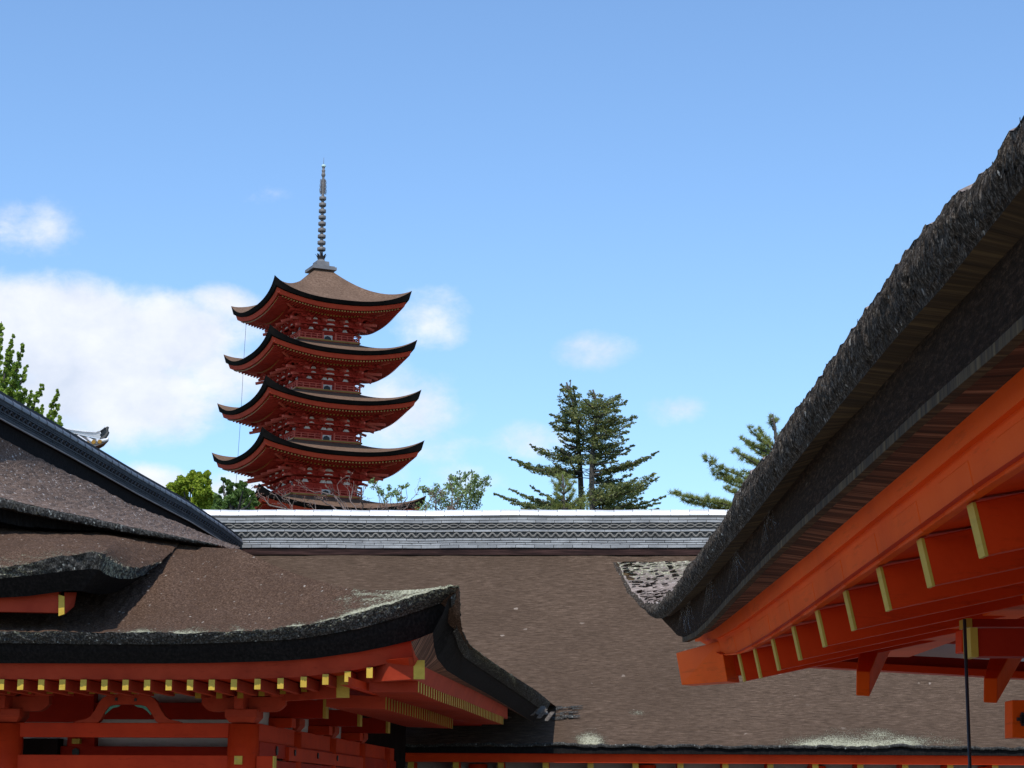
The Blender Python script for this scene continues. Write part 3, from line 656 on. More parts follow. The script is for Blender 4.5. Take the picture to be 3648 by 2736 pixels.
arc = np.concatenate([[0], np.cumsum(np.linalg.norm(np.diff(A, axis=0), axis=1))])
K = 10; G = []; LI = []
for i in range(K):
    t = i/(K-1); P = A*(1-t)+Bq*t
    nz = (vn(arc*16, t*4, 2)-.5)*.035+(vn(arc*55, t*9, 6)-.5)*.02; P = P+out*(nz+.012*math.sin(math.pi*t))[:, None]*(0.4 if i == 0 else 1)
    if i == 0: P[:, 2] += (vn(arc*7, 3)-.5)*.022+(vn(arc*26, 8)-.5)*.014
    G.append(P); LI.append(.10+.32*(vn(arc*.7, 3, 1))*(1-t*.6))
G = np.array(G); mb = MB(); mb.grid(world(FL, G), lichen=np.array(LI)); edge_l = mb.build('eave_thatch', MT['edge_left'], hall_l)
toprow = G[0]
A2, B2 = pair(f1+np.array([0, .03, 0]), f2, t1+np.array([-.03, 0, 0]), t2)
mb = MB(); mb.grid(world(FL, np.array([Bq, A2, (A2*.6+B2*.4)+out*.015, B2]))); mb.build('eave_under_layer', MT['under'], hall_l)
# soffit boards between the black layer and the fascia
A3, B3 = pair(f2, f2b, t2, t3); mb = MB(); mb.grid(world(FL, np.array([A3, B3]))); mb.build('soffit_boards', MT['boards'], hall_l)
A4, B4 = pair(f2b+np.array([0, 0, .002]), f3, t3, t4)
# fascia runs along front and side
mb = MB(); mb.grid(world(FL, np.array([A4, B4, B4+np.array([-.06, .06, 0])]))); mb.build('fascia_board', MT['red_old'], hall_l)

# --- roof surfaces
C1px = [(-1100, 1885), (0, 1889), (358, 1900), (542, 1927), (705, 1948), (790, 1953), (850, 1955), (923, 1989), (1006, 2027), (1088, 2055), (1187, 2083), (1286, 2101), (1402, 2104), (1501, 2099), (1600, 2086), (1637, 2087)]
def vC1(x):
    r = (x-CX)/F; d = (-r*25.25-.66)/(1+r); return 25.08+max(0, d)
VG = 29.2
c1 = np.array([FL.loc(FL.atv(x, y, min(VG, vC1(x)) if x > 705 else 27.5+(VG-27.5)*max(0, x+400)/1105)) for x, y in C1px]); c1[-1] = f0[-1]
kx = np.array([p[0] for p in C1px], float); NFX = 700
k0 = np.array([p[0] for p in F0], float)
xs = np.linspace(-1100, 1637, NFX)
c1d = smooth(np.stack([np.interp(xs, kx, c1[:, j]) for j in range(3)], 1), 4)
fx = np.interp(xs, np.interp(np.linspace(0, len(F0)-1, NF), np.arange(len(F0)), k0), np.arange(NF))
c0d = np.stack([np.interp(fx, np.arange(NF), toprow[:NF, j]) for j in range(3)], 1)
NR = 90; G = np.zeros((NR, NFX, 3)); LI = np.zeros((NR, NFX))
for i in range(NR):
    t = i/(NR-1); P = c0d*(1-t)+c1d*t; span = np.clip((c1d[:, 1]-c0d[:, 1])/3.5, 0, 1)
    P[:, 2] -= 4*t*(1-t)*(.08+.32*np.clip((620-xs)/300, 0, 1))*np.clip(span*1.5, 0, 1); P[:, 2] += ((vn(P[:, 0]*15, P[:, 1]*15, 3)-.5)*.03+(vn(P[:, 0]*2, P[:, 1]*2, 8)-.5)*.04)*min(1, t*6, (1-t)*6)
    G[i] = P
    LI[i] = .27*max(0, 1-t*6)*(.5+vn(xs*.02, t*5)) + np.clip((xs-1080)/420, 0, 1)**.9*.46*(.66+.62*vn(xs*.022, t*7, 3))*np.clip((1620-xs)/200+.6, 0, 1) + .17*vn(xs*.03, t*12, 4)
skirt_G = G
mb = MB(); mb.grid(world(FL, G), lichen=LI); roof_l = mb.build('roof', MT['roof_left'], hall_l)
# side slope between hip and side eave
n = NS; hip_i = np.linspace(0, 1, 60); 
verge = [(0, 1773, 27.3), (163, 1811, 27.6), (304, 1841, 28.0), (488, 1881, 28.5), (651, 1914, 28.9), (776, 1941, 29.2)]
verge = [(-850, 1500, 27.0), (-420, 1655, 27.05), (-200, 1718, 27.1)]+verge
vg = curve(FL, verge, v_def=VG); print('verge u,z', vg.round(2))
ridgepx = [(0, 1406), (217, 1530), (461, 1675), (651, 1781), (775, 1862), (845, 1915)]
UR = FL.loc(PY(0, 1406, 33.0))[0]; rp = curve(FL, ridgepx, u_def=UR); print('ridge u', UR, 'v,z', rp[:, 1].round(2), rp[:, 2].round(2))
basepx = [(0, 1560), (350/4.88*1.0+0, 1597), (217, 1673), (330, 1722), (461, 1795), (600, 1848), (700, 1890), (800, 1930), (846, 1946)]
rb = curve(FL, basepx, u_def=UR+.22); print('ridge base z', rb[:, 1].round(1), rb[:, 2].round(2))
zrb = float(np.interp(VG, rb[:, 1], rb[:, 2]))
# right slope of the gable roof: from the verge back to the far end of the ridge
vA = resamp(vg, 160); tA = np.linspace(0, 1, 160)
vb_ = 27.3+(rb[-1, 1]+.3-27.3)*tA; rbd = np.stack([np.full(160, UR+.22), vb_, np.interp(vb_, rb[:, 1], rb[:, 2])], 1)
G = []
for i in range(40):
    t = i/39; P = vA*(1-t)+rbd*t; P[:, 2] -= 4*t*(1-t)*.04
    P[:, 2] += ((vn(P[:, 1]*9, P[:, 0]*9, 2)-.5)*.06+(vn(P[:, 1]*25, P[:, 0]*25, 5)-.5)*.035)*min(1, t*8+.2, (1-t)*8+.5); G.append(P)
mb = MB(); mb.grid(world(FL, np.array(G)), lichen=np.full((40, 160), .12)); mb.build('gable_roof', MT['roof_gable'], hall_l)
# lower part of the right slope, down to the side eave
G = []
for t in np.linspace(0, 1, 20):
    va = np.linspace(VG, rb[-1, 1]+.3, 60); za = np.interp(va, rb[:, 1], rb[:, 2]); u = -6.9*(1-t)+US*t; z = (4.85+0*va)*(1-t)+np.interp(va, t0[:, 1], t0[:, 2])*t-.2*4*t*(1-t)
    G.append(np.stack([np.full(60, u), va, z], 1))
mb = MB(); mb.grid(world(FL, np.array(G))); mb.build('side_roof', MT['roof_left'], hall_l)
# hip to side eave
hp = c1d[xs > 800][::-1]; hp = resamp(hp, 80); se = resamp(np.array([q for q in idxsamp(t0, NS)]), 80)
se = np.array([[np.interp(v, t0[:, 1], t0[:, 0]), v, np.interp(v, t0[:, 1], t0[:, 2])] for v in np.linspace(t0[0, 1], VG+.5, 80)])
mb = MB(); wd_ = np.abs(hp[:, 0]-se[:, 0])[:, None]; mb.grid(world(FL, np.array([hp*(1-t)+se*t-np.array([0, 0, 1.0])*(.03+.05*wd_*4*t*(1-t)) for t in np.linspace(0, 1, 12)]))); mb.build('side_roof', MT['roof_left'], hall_l)
# left slope and rear, out of sight
mb = MB(); mb.grid(world(FL, np.array([[[UR, 27.6, zrb], [UR, 48, zrb]], [[UR-7.5, 27.6, 3.8], [UR-7.5, 48, 3.8]]]))); mb.build('far_slope', MT['roof_left'], hall_l)
# verge edge of the gable roof
vt = resamp(vg, 240)
th = np.interp(np.arange(240), [0, 120, 200, 239], [.15, .13, .08, .02]); rows = []; aa = np.arange(240)/10.0
for k, (f, dv) in enumerate(((-.01, 0.0), (.3, -.05), (.7, -.045), (1, -.03), (1.0, .35))):
    r = vt.copy(); r[:, 2] -= f*th; r[:, 1] += dv-.0; r[:, 2] += (vn(aa*22, k)-.5)*.02; r[:, 1] += (vn(aa*30, k, 4)-.5)*.02; rows.append(r)
mb = MB(); mb.grid(world(FL, np.array(rows)), lichen=np.tile(.14+.16*vn(aa*3, 4), (5, 1))); mb.build('verge_thatch', MT['edge_left'], hall_l)
r0 = rows[4].copy(); r1 = r0.copy(); r1[:, 2] -= .22*np.interp(np.arange(240), [0, 130, 180], [1, .8, 0]); r2 = r1.copy(); r2[:, 1] += .7
mb = MB(); mb.grid(world(FL, np.array([r0, r1, r2]))); mb.build('gable_under_layer', MT['under'], hall_l)
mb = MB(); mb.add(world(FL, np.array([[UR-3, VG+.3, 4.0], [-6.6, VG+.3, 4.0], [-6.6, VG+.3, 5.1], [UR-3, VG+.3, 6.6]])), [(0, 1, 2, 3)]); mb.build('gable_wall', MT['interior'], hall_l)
# tile ridge
def zcap(s): return 0
v0 = 27.4; Lr = rp[-1, 1]+.6-v0
capz = lambda v: float(np.interp(v, rp[:, 1], rp[:, 2]))
sc_l = .60; hh = (.595+.03)*sc_l+.175*.79*.74
ridge(hall_l, FL.w(UR, v0, 0), FL.d, FL.n, lambda s: capz(v0+s)-hh-.005, Lr, sc_l, (MT['tile_lcap'], MT['tile_l'], MT['tile_l'], MT['tile_l']), cap_len=.46, wave_p=.236, eye=False, osc=.62)
mb = MB(); vv = np.linspace(v0, v0+Lr, 60); zz = np.array([capz(v) for v in vv])-hh
mb.grid(world(FL, np.array([np.stack([np.full(60, UR+.17), vv, zz+.0], 1), np.stack([np.full(60, UR+.12), vv, zz-.02], 1), np.stack([np.full(60, UR+.11), vv, zz-.55], 1)]))); mb.build('ridge_board', MT['under'], hall_l)
mb = MB(); mb.tube([FL.w(UR+.20, v, capz(v)-hh-.012) for v in vv], .014, 6); mb.build('lead_strip', MT['lead'], hall_l, smooth=True)

# --- upper eave above the front skirt (porch roof tier)
Q0 = [(-1100, 2035), (0, 2022), (100, 2010), (180, 1990), (260, 1974), (330, 1967), (366, 1972)]
Q1 = [(-1100, 2070), (0, 2061), (100, 2051), (180, 2041), (260, 2032), (330, 2026), (352, 2030)]
Q2 = [(-1100, 2145), (0, 2130), (100, 2124), (180, 2113), (240, 2105), (275, 2104), (290, 2106)]
QR0 = [(366, 1972, 25.3), (385, 1987, 25.65), (410, 2006, 26.0), (440, 2019, 26.4), (480, 2024, 26.8), (520, 2018, 27.3), (572, 2003, 27.9)]
QR1 = [(352, 2030, 25.38), (375, 2045, 25.7), (400, 2056, 26.05), (430, 2062, 26.4), (470, 2062, 26.8), (510, 2050, 27.2), (560, 2012, 27.85)]
QR2 = [(290, 2106, 25.6), (315, 2112, 25.9), (340, 2116, 26.2), (370, 2118, 26.45), (410, 2110, 26.8), (460, 2085, 27.1), (540, 2030, 27.7)]
VP = 25.3
q0 = np.vstack([idxsamp(curve(FL, Q0, v_def=VP), 200), idxsamp(curve(FL, QR0, v_def=0), 120)])
q1 = np.vstack([idxsamp(curve(FL, Q1, v_def=VP+.08), 200), idxsamp(curve(FL, QR1, v_def=0), 120)])
q2 = np.vstack([idxsamp(curve(FL, Q2, v_def=VP+.3), 200), idxsamp(curve(FL, QR2, v_def=0), 120)])
outq = np.zeros_like(q0); outq[:200, 1] = -1; outq[200:, 0] = .8; outq[200:, 1] = -.3; aq = np.concatenate([[0], np.cumsum(np.linalg.norm(np.diff(q0, axis=0), axis=1))])
rows = []
for i in range(8):
    t = i/7; P = q0*(1-t)+q1*t; P = P+outq*((vn(aq*16, t*4, 2)-.5)*.04)[:, None]
    if i == 0: P[:, 2] += (vn(aq*9, 3)-.5)*.03
    rows.append(P)
mb = MB(); mb.grid(world(FL, np.array(rows)), lichen=np.tile(.1+.3*vn(aq*1.2, 6), (8, 1))); 
q0t = rows[0]
# porch surface: from q0 up to the gable base
topx = np.concatenate([np.linspace(-1100, 430, 200), np.linspace(432, 640, 120)])
tp = np.stack([np.interp(topx, xs, c1d[:, j]) for j in range(3)], 1)
NQ = 60; Gp = np.zeros((NQ, 320, 3)); LI = np.zeros((NQ, 320))
for i in range(NQ):
    t = i/(NQ-1); P = (q0t*max(0, 1-t*12)+smooth(q0, 6)*min(1, t*12))*(1-t)+tp*t; P[:, 2] -= 4*t*(1-t)*.03; P[:, 2] += (vn(P[:, 0]*15, P[:, 1]*15, 3)-.5)*.03*min(1, t*6, (1-t)*6)+.027*min(1, t*6)
    Gp[i] = P; LI[i] = .26*max(0, 1-t*2.5)+.12*vn(topx*.03, t*8, 4)
porch = MB(); porch.grid(world(FL, Gp), lichen=LI); porch_o = porch.build('porch_roof', MT['roof_left'], hall_l)
mb.build('eave_thatch', MT['edge_left'], porch_o)
mb = MB(); mb.grid(world(FL, np.array([q1, q2, q2+np.array([-.3, .9, .1])]))); mb.build('eave_under_layer', MT['under'], porch_o)
pixquad(FL, [(-1100, 2160), (209, 2183), (209, 2100), (-1100, 2110)], 25.72, .12, MT['red_old'], 'fascia_board', porch_o)
r = pixquad(FL, [(208, 2195), (229, 2188), (229, 2124), (208, 2118)], 25.68, .03, MT['yellow'], 'hip_rafter_end', porch_o)
pixquad(FL, [(229, 2188), (262, 2160, 25.95), (272, 2110, 25.95), (229, 2110)], 25.69, .03, MT['red_old'], 'hip_rafter', porch_o)

# --- front rafters
def rafter(fr, tip, inner, w_, h_, mat, endmat, parent, name='rafter', endth=.006, bev=0):
    """tip/inner: centres of the top edge"""
    tip = np.asarray(tip, float); inner = np.asarray(inner, float); d = inner-tip; d /= np.linalg.norm(d); r = np.cross(d, [0, 0, 1.0]); r /= np.linalg.norm(r); Z = np.array([0, 0, 1.0])
    mb = MB(); mb.hexa([tip-r*w_/2-Z*h_, tip+r*w_/2-Z*h_, inner+r*w_/2-Z*h_, inner-r*w_/2-Z*h_, tip-r*w_/2, tip+r*w_/2, inner+r*w_/2, inner-r*w_/2]); o = mb.build(name, mat, parent, bevel=bev)
    t2 = tip-d*endth; w2 = w_/2+.001; mb = MB(); mb.hexa([t2-r*w2-Z*(h_+.001), t2+r*w2-Z*(h_+.001), tip+r*w2-Z*(h_+.001), tip-r*w2-Z*(h_+.001), t2-r*w2+Z*.001, t2+r*w2+Z*.001, tip+r*w2+Z*.001, tip-r*w2+Z*.001]); mb.build('rafter_end', endmat, o)
    return o
frx = [-148-75*k for k in range(12, 0, -1)]+[-148, -72, 5, 74, 148, 223, 298, 373, 448, 525, 602, 678, 755, 834, 918, 1000, 1082, 1160, 1239, 1317]
f3x = np.array([p[0] for p in F3], float); f3y = np.array([p[1] for p in F3], float)
for x in frx:
    y = np.interp(x, f3x, f3y)+1.5; v = VF+.46; p = FL.loc(FL.atv(x, y, v)); rise = .10*np.clip((1300-x)/300, 0, 1)-.0
    rafter(FL, FL.w(p[0], v, p[2]), FL.w(p[0], v+1.3, p[2]-.01), .076, .128, MT['red_old'], MT['yellow'], hall_l)
for x in np.arange(-1030, 1100, 75.5):
    y = 2452 if x < 850 else 2452-(x-850)*.10; v = VF+1.45; p = FL.loc(FL.atv(x, y, v))
    rafter(FL, FL.w(p[0], v, p[2]), FL.w(p[0], v+1.5, p[2]+.10), .076, .07 if x < 700 else .13, MT['red_old'], MT['yellow_shade'], hall_l, name='lower_rafter')
# side rafters
t4d = idxsamp(t4, 300)
vend = 38.6; v = 26.25; k = 0
while v < vend:
    z = float(np.interp(v, t4d[:, 1], t4d[:, 2])); u = -3.37
    rafter(FL, FL.w(u, v, z), FL.w(u-.62, v, z+.0), .075, .135, MT['red_old'], MT['yellow_clean'], hall_l); v += .272
T5 = [(1240, 2440), (1330, 2468), (1450, 2506), (1532, 2533), (1615, 2562)]
t5 = curve(FL, T5, u_def=-3.96); print('row2', t5.round(2)); v = 27.5
while v < min(38.0, t5[-1, 1]):
    z = float(np.interp(v, t5[:, 1], t5[:, 2])); rafter(FL, FL.w(-3.96, v, z), FL.w(-4.75, v, z+.03), .075, .165, MT['red_old'], MT['yellow_shade'], hall_l, name='lower_rafter'); v += .272
# boards over the rafters (front and side)
f3d = idxsamp(f3, 100); a = f3d+np.array([0, 0, .004]); b = a+np.array([0, 1.4, 0]); b[:, 0] = np.minimum(b[:, 0], -3.9); mb = MB(); mb.grid(world(FL, np.array([a, b]))); 
a = t4d[::3]+np.array([0.0, 0, .004]); b = a+np.array([-1.2, 0, .01]); b[:, 1] = np.maximum(b[:, 1], VF+1.6); mb.grid(world(FL, np.array([a, b]))); mb.build('ceiling_boards', MT['red_l'], hall_l)
zc = 1.58+EYE
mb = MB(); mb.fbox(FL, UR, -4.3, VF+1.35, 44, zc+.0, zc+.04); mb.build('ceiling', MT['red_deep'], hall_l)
z5 = t5[:, 2].mean()
for (u0, u1, v0_, v1_) in ((-4.48, -4.37, VF+1.9, 38.2),):
    mb = MB(); C = curve(FL, T5, u_def=-4.02); Cd = resamp(C, 40); mb.grid(world(FL, np.array([Cd+np.array([0, 0, .10]), Cd+np.array([0, 0, .0]), Cd+np.array([-.1, 0, 0])]))); mb.build('side_flying_purlin', MT['red_l'], hall_l)
# hip rafters
def hipbox(px0, px1, py0, py1, v, lx, mat, end):
    a = FL.atv(px0, py1, v); b = FL.atv(px1, py1, v); c = FL.atv(px1, py0, v); d = FL.atv(px0, py0, v); e = (-FL.n+FL.d)/math.sqrt(2)*lx; w_ = (b-a)
    mb = MB(); mb.hexa([a, b, b+e, a+e, d, c, c+e, d+e]); o = mb.build('hip_rafter', mat, hall_l, bevel=.004)
    e2 = -(-FL.n+FL.d)/math.sqrt(2)*.012; mb = MB(); mb.hexa([a+e2, b+e2, b, a, d+e2, c+e2, c, d]); mb.build('hip_rafter_end', end, o)
hipbox(1473, 1511, 2352, 2420, VF+.12, 2.6, MT['red_old'], MT['yellow']); hipbox(1198, 1243, 2405, 2486, VF+1.1, 2.2, MT['red_old'], MT['yellow'])

# --- columns, beams, brackets at the front
VC = 27.5
zt = zpx(FL, 868, 2576, VC); print('column top', zt)
def colm(u, v): mb = MB(); mb.lathe(FL.w(u, v, 0), [(.215, 0), (.213, zt-1.0), (.205, zt-.02), (.0, zt)], 32); return mb.build('column', MT['red_l'], hall_l, smooth=True)
uc = FL.loc(FL.atv(868, 2600, VC))[0]; ul = FL.loc(FL.atv(29, 2600, VC))[0]; span = uc-ul
cols = [colm(uc, VC), colm(ul, VC), colm(ul-span, VC), colm(ul-2*span, VC)]
for v in (30.6, 33.7, 36.8, 39.9): colm(uc, v)
for u in (ul, ul-span): colm(u, 30.6)
def zz(py, v=VC, px=500): return zpx(FL, px, py, v)
def fbeam(y0, y1, u0, u1, v, dv, mat, name='tie_beam', px=500): mb = MB(); mb.fbox(FL, u0, u1, v, v+dv, zz(y1, v, px), zz(y0, v, px)); return mb.build(name, mat, hall_l, bevel=.008)
fbeam(2575, 2627, ul-2*span, uc, VC-.08, .16, MT['red_l']); fbeam(2690, 2760, ul-2*span, uc, VC-.10, .20, MT['red_l'])
m = MB(); m.fbox(FL, uc+.2, uc+.42, VC-.09, VC+.09, zz(2760), zz(2692)); o = m.build('beam_nose', MT['red_l'], hall_l, bevel=.006); 
m = MB(); m.fbox(FL, uc+.42, uc+.435, VC-.092, VC+.092, zz(2760), zz(2692)); m.build('beam_nose_end', MT['yellow'], o)
p = FL.loc(FL.atv(848, 2708, VC-.24)); m = MB(); m.box(FL.w(p[0], VC-.215, p[2]), FL.n*.052, FL.d*.02, (0, 0, .055)); m.build('wedge_end', MT['yellow'], cols[0])
# purlin above the brackets
mb = MB(); mb.fbox(FL, ul-2*span, uc+.3, VC-.1, VC+.1, zz(2468), zz(2440)); mb.build('purlin', MT['red_old'], hall_l, bevel=.01)
def bracket(u, v, along, parent):
    """capital block, boat shaped arm and three bearing blocks; along = unit vector of the arm"""
    Z = np.array([0, 0, 1.0]); c = FL.w(u, v, 0); perp = np.cross(Z, along)
    z0, z1, z2, z3, z4 = zt, zt+.075, zt+.175, zt+.34, zt+.44
    def frus(mb, cc, a0, a1, zb, ztp, d0=None, d1=None):
        d0 = d0 or a0; d1 = d1 or a1
        mb.hexa([cc-along*a0-perp*d0+Z*zb, cc+along*a0-perp*d0+Z*zb, cc+along*a0+perp*d0+Z*zb, cc-along*a0+perp*d0+Z*zb, cc-along*a1-perp*d1+Z*ztp, cc+along*a1-perp*d1+Z*ztp, cc+along*a1+perp*d1+Z*ztp, cc-along*a1+perp*d1+Z*ztp])
    mb = MB(); frus(mb, c, .16, .215, z0, z1); frus(mb, c, .215, .215, z1, z2); o = mb.build('capital_block', MT['red_old'], hall_l, bevel=.006)
    mb = MB(); prof = []
    for s in np.linspace(-1, 1, 25):
        zb_ = z2-.03+ .10*max(0, abs(s)-.72)/.28*max(0, abs(s)-.72)/.28*1.0; prof.append((s*.56, zb_))
    rows = [[c+along*s-perp*.075+Z*zb_ for s, zb_ in prof], [c+along*s-perp*.075+Z*z3 for s, _ in prof], [c+along*s+perp*.075+Z*z3 for s, _ in prof], [c+along*s+perp*.075+Z*zb_ for s, zb_ in prof]]
    rows.append(rows[0]); mb.grid(rows); k = mb.n-125
    mb.f += [(k, k+25, k+50, k+75), (k+24, k+99, k+74, k+49)]; mb.build('bracket_arm', MT['red_old'], hall_l, bevel=0)
    for s in (-.46, 0, .46):
        mb = MB(); frus(mb, c+along*s, .09, .135, z3+.001, z3+.05); frus(mb, c+along*s, .135, .135, z3+.05, z4); mb.build('bearing_block', MT['red_old'], hall_l, bevel=.008)
    # nose towards the viewer
    mb = MB(); mb.hexa([c-perp*s1+along*a1+Z*z_ for z_ in (z2, z3) for (s1, a1) in ((-.1, -.06), (-.1, .06), (.38, .06), (.38, -.06))]); mb.build('bracket_nose', MT['red_old'], hall_l, bevel=.006)
bracket(uc, VC, FL.n, hall_l); bracket(ul, VC, FL.n, hall_l)
for v in (30.6, 33.7, 36.8): bracket(uc, v, FL.d, hall_l)
# frog-leg strut
outer = [(258, 2575), (280, 2566), (305, 2562), (322, 2552), (338, 2530), (352, 2503), (366, 2486), (385, 2477), (408, 2473), (452, 2470), (500, 2473), (525, 2477), (546, 2487), (560, 2503), (574, 2530), (588, 2552), (604, 2563), (626, 2567), (650, 2576)]
inner = [(345, 2574), (350, 2572), (356, 2566), (362, 2556), (368, 2545), (376, 2530), (386, 2518), (398, 2512), (412, 2510), (452, 2509), (498, 2510), (512, 2513), (524, 2520), (534, 2532), (542, 2547), (548, 2557), (553, 2567), (558, 2572), (564, 2575)]
rows = []
for L_, dv in ((outer, 0), (inner, 0), (inner, .13), (outer, .13), (outer, 0)): rows.append([FL.atv(x, y, VC-.07)+FL.d*dv for x, y in L_])
mb = MB(); mb.grid(rows); strut = mb.build('frog_leg_strut', MT['red_old'], hall_l)
mb = MB()
for q in ([(373, 2541), (392, 2516), (412, 2512), (428, 2512), (420, 2518), (400, 2522), (386, 2534), (374, 2545)], [(538, 2541), (520, 2517), (500, 2512), (478, 2512), (490, 2519), (508, 2522), (522, 2532), (537, 2547)]):
    P = [FL.atv(x, y, VC-.03) for x, y in q]; n_ = len(P); mb.add(P+[p+FL.d*.03 for p in P], [tuple(range(n_)), tuple(range(2*n_-1, n_-1, -1))]+[(i, (i+1) % n_, n_+(i+1) % n_, n_+i) for i in range(n_)])
mb.build('carved_leaf', MT['teal'], strut)
mb = MB()
for x, y in ((414, 2491), (483, 2493)): mb.lathe(FL.atv(x, y, VC-.075), [(.018, -.02), (.018, .02)], 8)
mb.build('nail_cover', MT['black'], strut)
# inner walls behind the front columns
VI = 30.4
mb = MB(); mb.fbox(FL, UR-4, uc+.1, VI, VI+.08, 0, zt+.65); mb.build('wall', MT['plaster_g'], hall_l)
uw = FL.loc(FL.atv(335, 2500, VI))[0]
def ibeam(y0, y1, x0, x1, mat, dv=.12, v=VI, name='inner_beam'):
    a = FL.loc(FL.atv(x0, y0, v-dv))[0]; b = FL.loc(FL.atv(x1, y0, v-dv))[0]; mb = MB(); mb.fbox(FL, a, b, v-dv, v-.001, zz(y1, v-dv), zz(y0, v-dv)); return mb.build(name, mat, hall_l, bevel=.005)
ibeam(2503, 2562, -400, 870, MT['red_deep']); ibeam(2659, 2800, 207, 870, MT['red_deep'], .14); ibeam(2440, 2470, -400, 870, MT['red_deep'], .1)
ibeam(2440, 2572, -400, 337, MT['red_deep'], .22); ibeam(2628, 2660, 240, 337, MT['red_deep'], .2, name='inner_post')
o = ibeam(2632, 2650, 256, 284, MT['yellow_clean'], .3, name='inner_beam_end')
def hexn(x, y, v, r, parent, name='nail_cover'):
    c = FL.atv(x, y, v); mb = MB(); P = [c+FL.n*r*math.cos(a)+np.array([0, 0, 1.0])*r*math.sin(a) for a in np.linspace(math.pi/6, 2*math.pi+math.pi/6, 6, endpoint=False)]
    mb.add(P+[p+FL.d*.02 for p in P], [tuple(range(6)), tuple(range(11, 5, -1))]+[(i, (i+1) % 6, 6+(i+1) % 6, 6+i) for i in range(6)]); mb.build(name, MT['black'], parent)
hexn(269, 2679, VI-.17, .06, hall_l)
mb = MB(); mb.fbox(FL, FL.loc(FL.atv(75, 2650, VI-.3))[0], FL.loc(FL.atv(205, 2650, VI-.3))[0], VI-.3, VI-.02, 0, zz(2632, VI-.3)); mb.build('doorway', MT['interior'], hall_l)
# side wall with beams
def sbeam(k0, k1, v0_, v1_, u, mat, dz0, dz1, name='side_beam', du=.1): mb = MB(); mb.fbox(FL, u-du, u, v0_, v1_, dz0, dz1); return mb.build(name, mat, hall_l, bevel=.006)
mb = MB(); mb.fbox(FL, uc-.05, uc+.02, VC+.2, 36.8, 0, zt+.6); mb.build('side_wall', MT['plaster_g'], hall_l)
mb = MB(); mb.fbox(FL, uc-.05, uc+.02, 36.8, 43.5, 0, zt+.6); mb.build('interior_shade_wall', MT['interior'], hall_l)  # near-black sheet added for the darkness of the interior
zA1 = zt+.01; zA0 = FL.atu(926, 2642, uc+.12)[2]; zC0 = zA0-.20
sbeam(0, 0, VC+.2, 41, uc+.13, MT['red_l'], zA0, zA1); 
b2 = sbeam(0, 0, VC+.25, 41, uc+.17, MT['red_deep'], zC0, zA0-.004)
b3 = sbeam(0, 0, 29.6, 36.5, uc+.22, MT['red_l'], zC0-.02, zA0-.03)
sbeam(0, 0, VC+.2, 41, uc+.16, MT['red_deep'], zC0-.3, zC0-.03)
for v, r in ((28.9, .07), (30.0, .05), (31.9, .05), (33.7, .05)):
    c = FL.w(uc+.225 if v > 29.5 else uc+.175, v, (zA0+zC0)/2); mb = MB(); P = [c+FL.d*r*math.cos(a)*1.0+np.array([0, 0, 1.0])*r*math.sin(a) for a in np.linspace(0, 2*math.pi, 6, endpoint=False)]
    mb.add(P+[p+FL.n*.015 for p in P], [tuple(range(6)), tuple(range(11, 5, -1))]+[(i, (i+1) % 6, 6+(i+1) % 6, 6+i) for i in range(6)]); mb.build('nail_cover', MT['black'], b3)
for v in (29.2, 32.3, 35.4):   # beam noses with ochre ends between the brackets
    z0 = zt+.13; u1 = uc+.78
    mb = MB(); mb.fbox(FL, uc, u1, v-.12, v+.12, z0, z0+.25); o = mb.build('beam_nose', MT['red_deep'], hall_l, bevel=.006)
    mb = MB(); mb.fbox(FL, u1, u1+.04, v-.12, v+.12, z0, z0+.27); mb.build('beam_nose_end', MT['yellow_clean'], o)
    mb = MB(); mb.fbox(FL, uc+.02, uc+.35, v-.16, v+.16, zt+.0, zt+.13); mb.build('bearing_block', MT['red_l'], hall_l, bevel=.006)
# weathered planks at the end of the side eave
mb = MB()
for i in range(3):
    a = FL.atv(1905+i*26, 2533-i*2+i*8, 41.6); mb.box(a+np.array([0, 0, .02*-i]), FL.n*.045, FL.d*.05, np.array([.07, 0, .09]))
mb.build('end_planks', MT['oldwood'], hall_l, bevel=.004)
mb = MB(); P = [FL.atv(x, y, 41.7) for x, y in ((1890, 2510), (1912, 2545), (1955, 2545), (1940, 2515))]; mb.add(P+[p+FL.d*.05 for p in P], [(0, 1, 2, 3), (7, 6, 5, 4), (0, 4, 5, 1), (1, 5, 6, 2), (2, 6, 7, 3), (3, 7, 4, 0)]); mb.build('lead_flashing', MT['lead'], hall_l)

# =================================================================== PAGODA
DP = 100.0
axis0 = PY(1126, 1592, DP); LEAN = .002
pz = lambda y, x=1140: PY(x, y, DP)[2]
baseZ = 9.0
pag = thing('pagoda', (axis0[0], DP, baseZ), 'five storied vermilion pagoda with upturned dark eaves and tall bronze spire on the rise', 'pagoda')
ROT = math.radians(24.5); cR, sR = math.cos(ROT), math.sin(ROT)
def pg(lx, ly, z):
    x = axis0[0]+(z-axis0[2])*LEAN+lx*cR-ly*sR - 0*z; y = DP+lx*sR+ly*cR; return np.array([x, y, z-lx*cR*LEAN])
def side(k, a, o, z):   # point on side k: a along, o outwards
    c, s = (1, 0, -1, 0)[k], (0, 1, 0, -1)[k]
    lx, ly = a, -o; return pg(lx*c-ly*s, lx*s+ly*c, z)
ZT = [pz(1065), pz(1238), pz(1414), pz(1592), pz(1785)]; print('pagoda tips', np.round(ZT, 2))
RD = [4.9, 5.24, 5.54, 5.78, 5.93]; AE = [3.43, 3.66, 3.84, 3.98, 4.08]
def sbox(mb, k, a0, a1, o0, o1, z0, z1):
    P = [side(k, a, o, z) for z in (z0, z1) for (a, o) in ((a0, o1), (a1, o1), (a1, o0), (a0, o0))]; mb.hexa(P)
tt = np.linspace(-1, 1, 61)
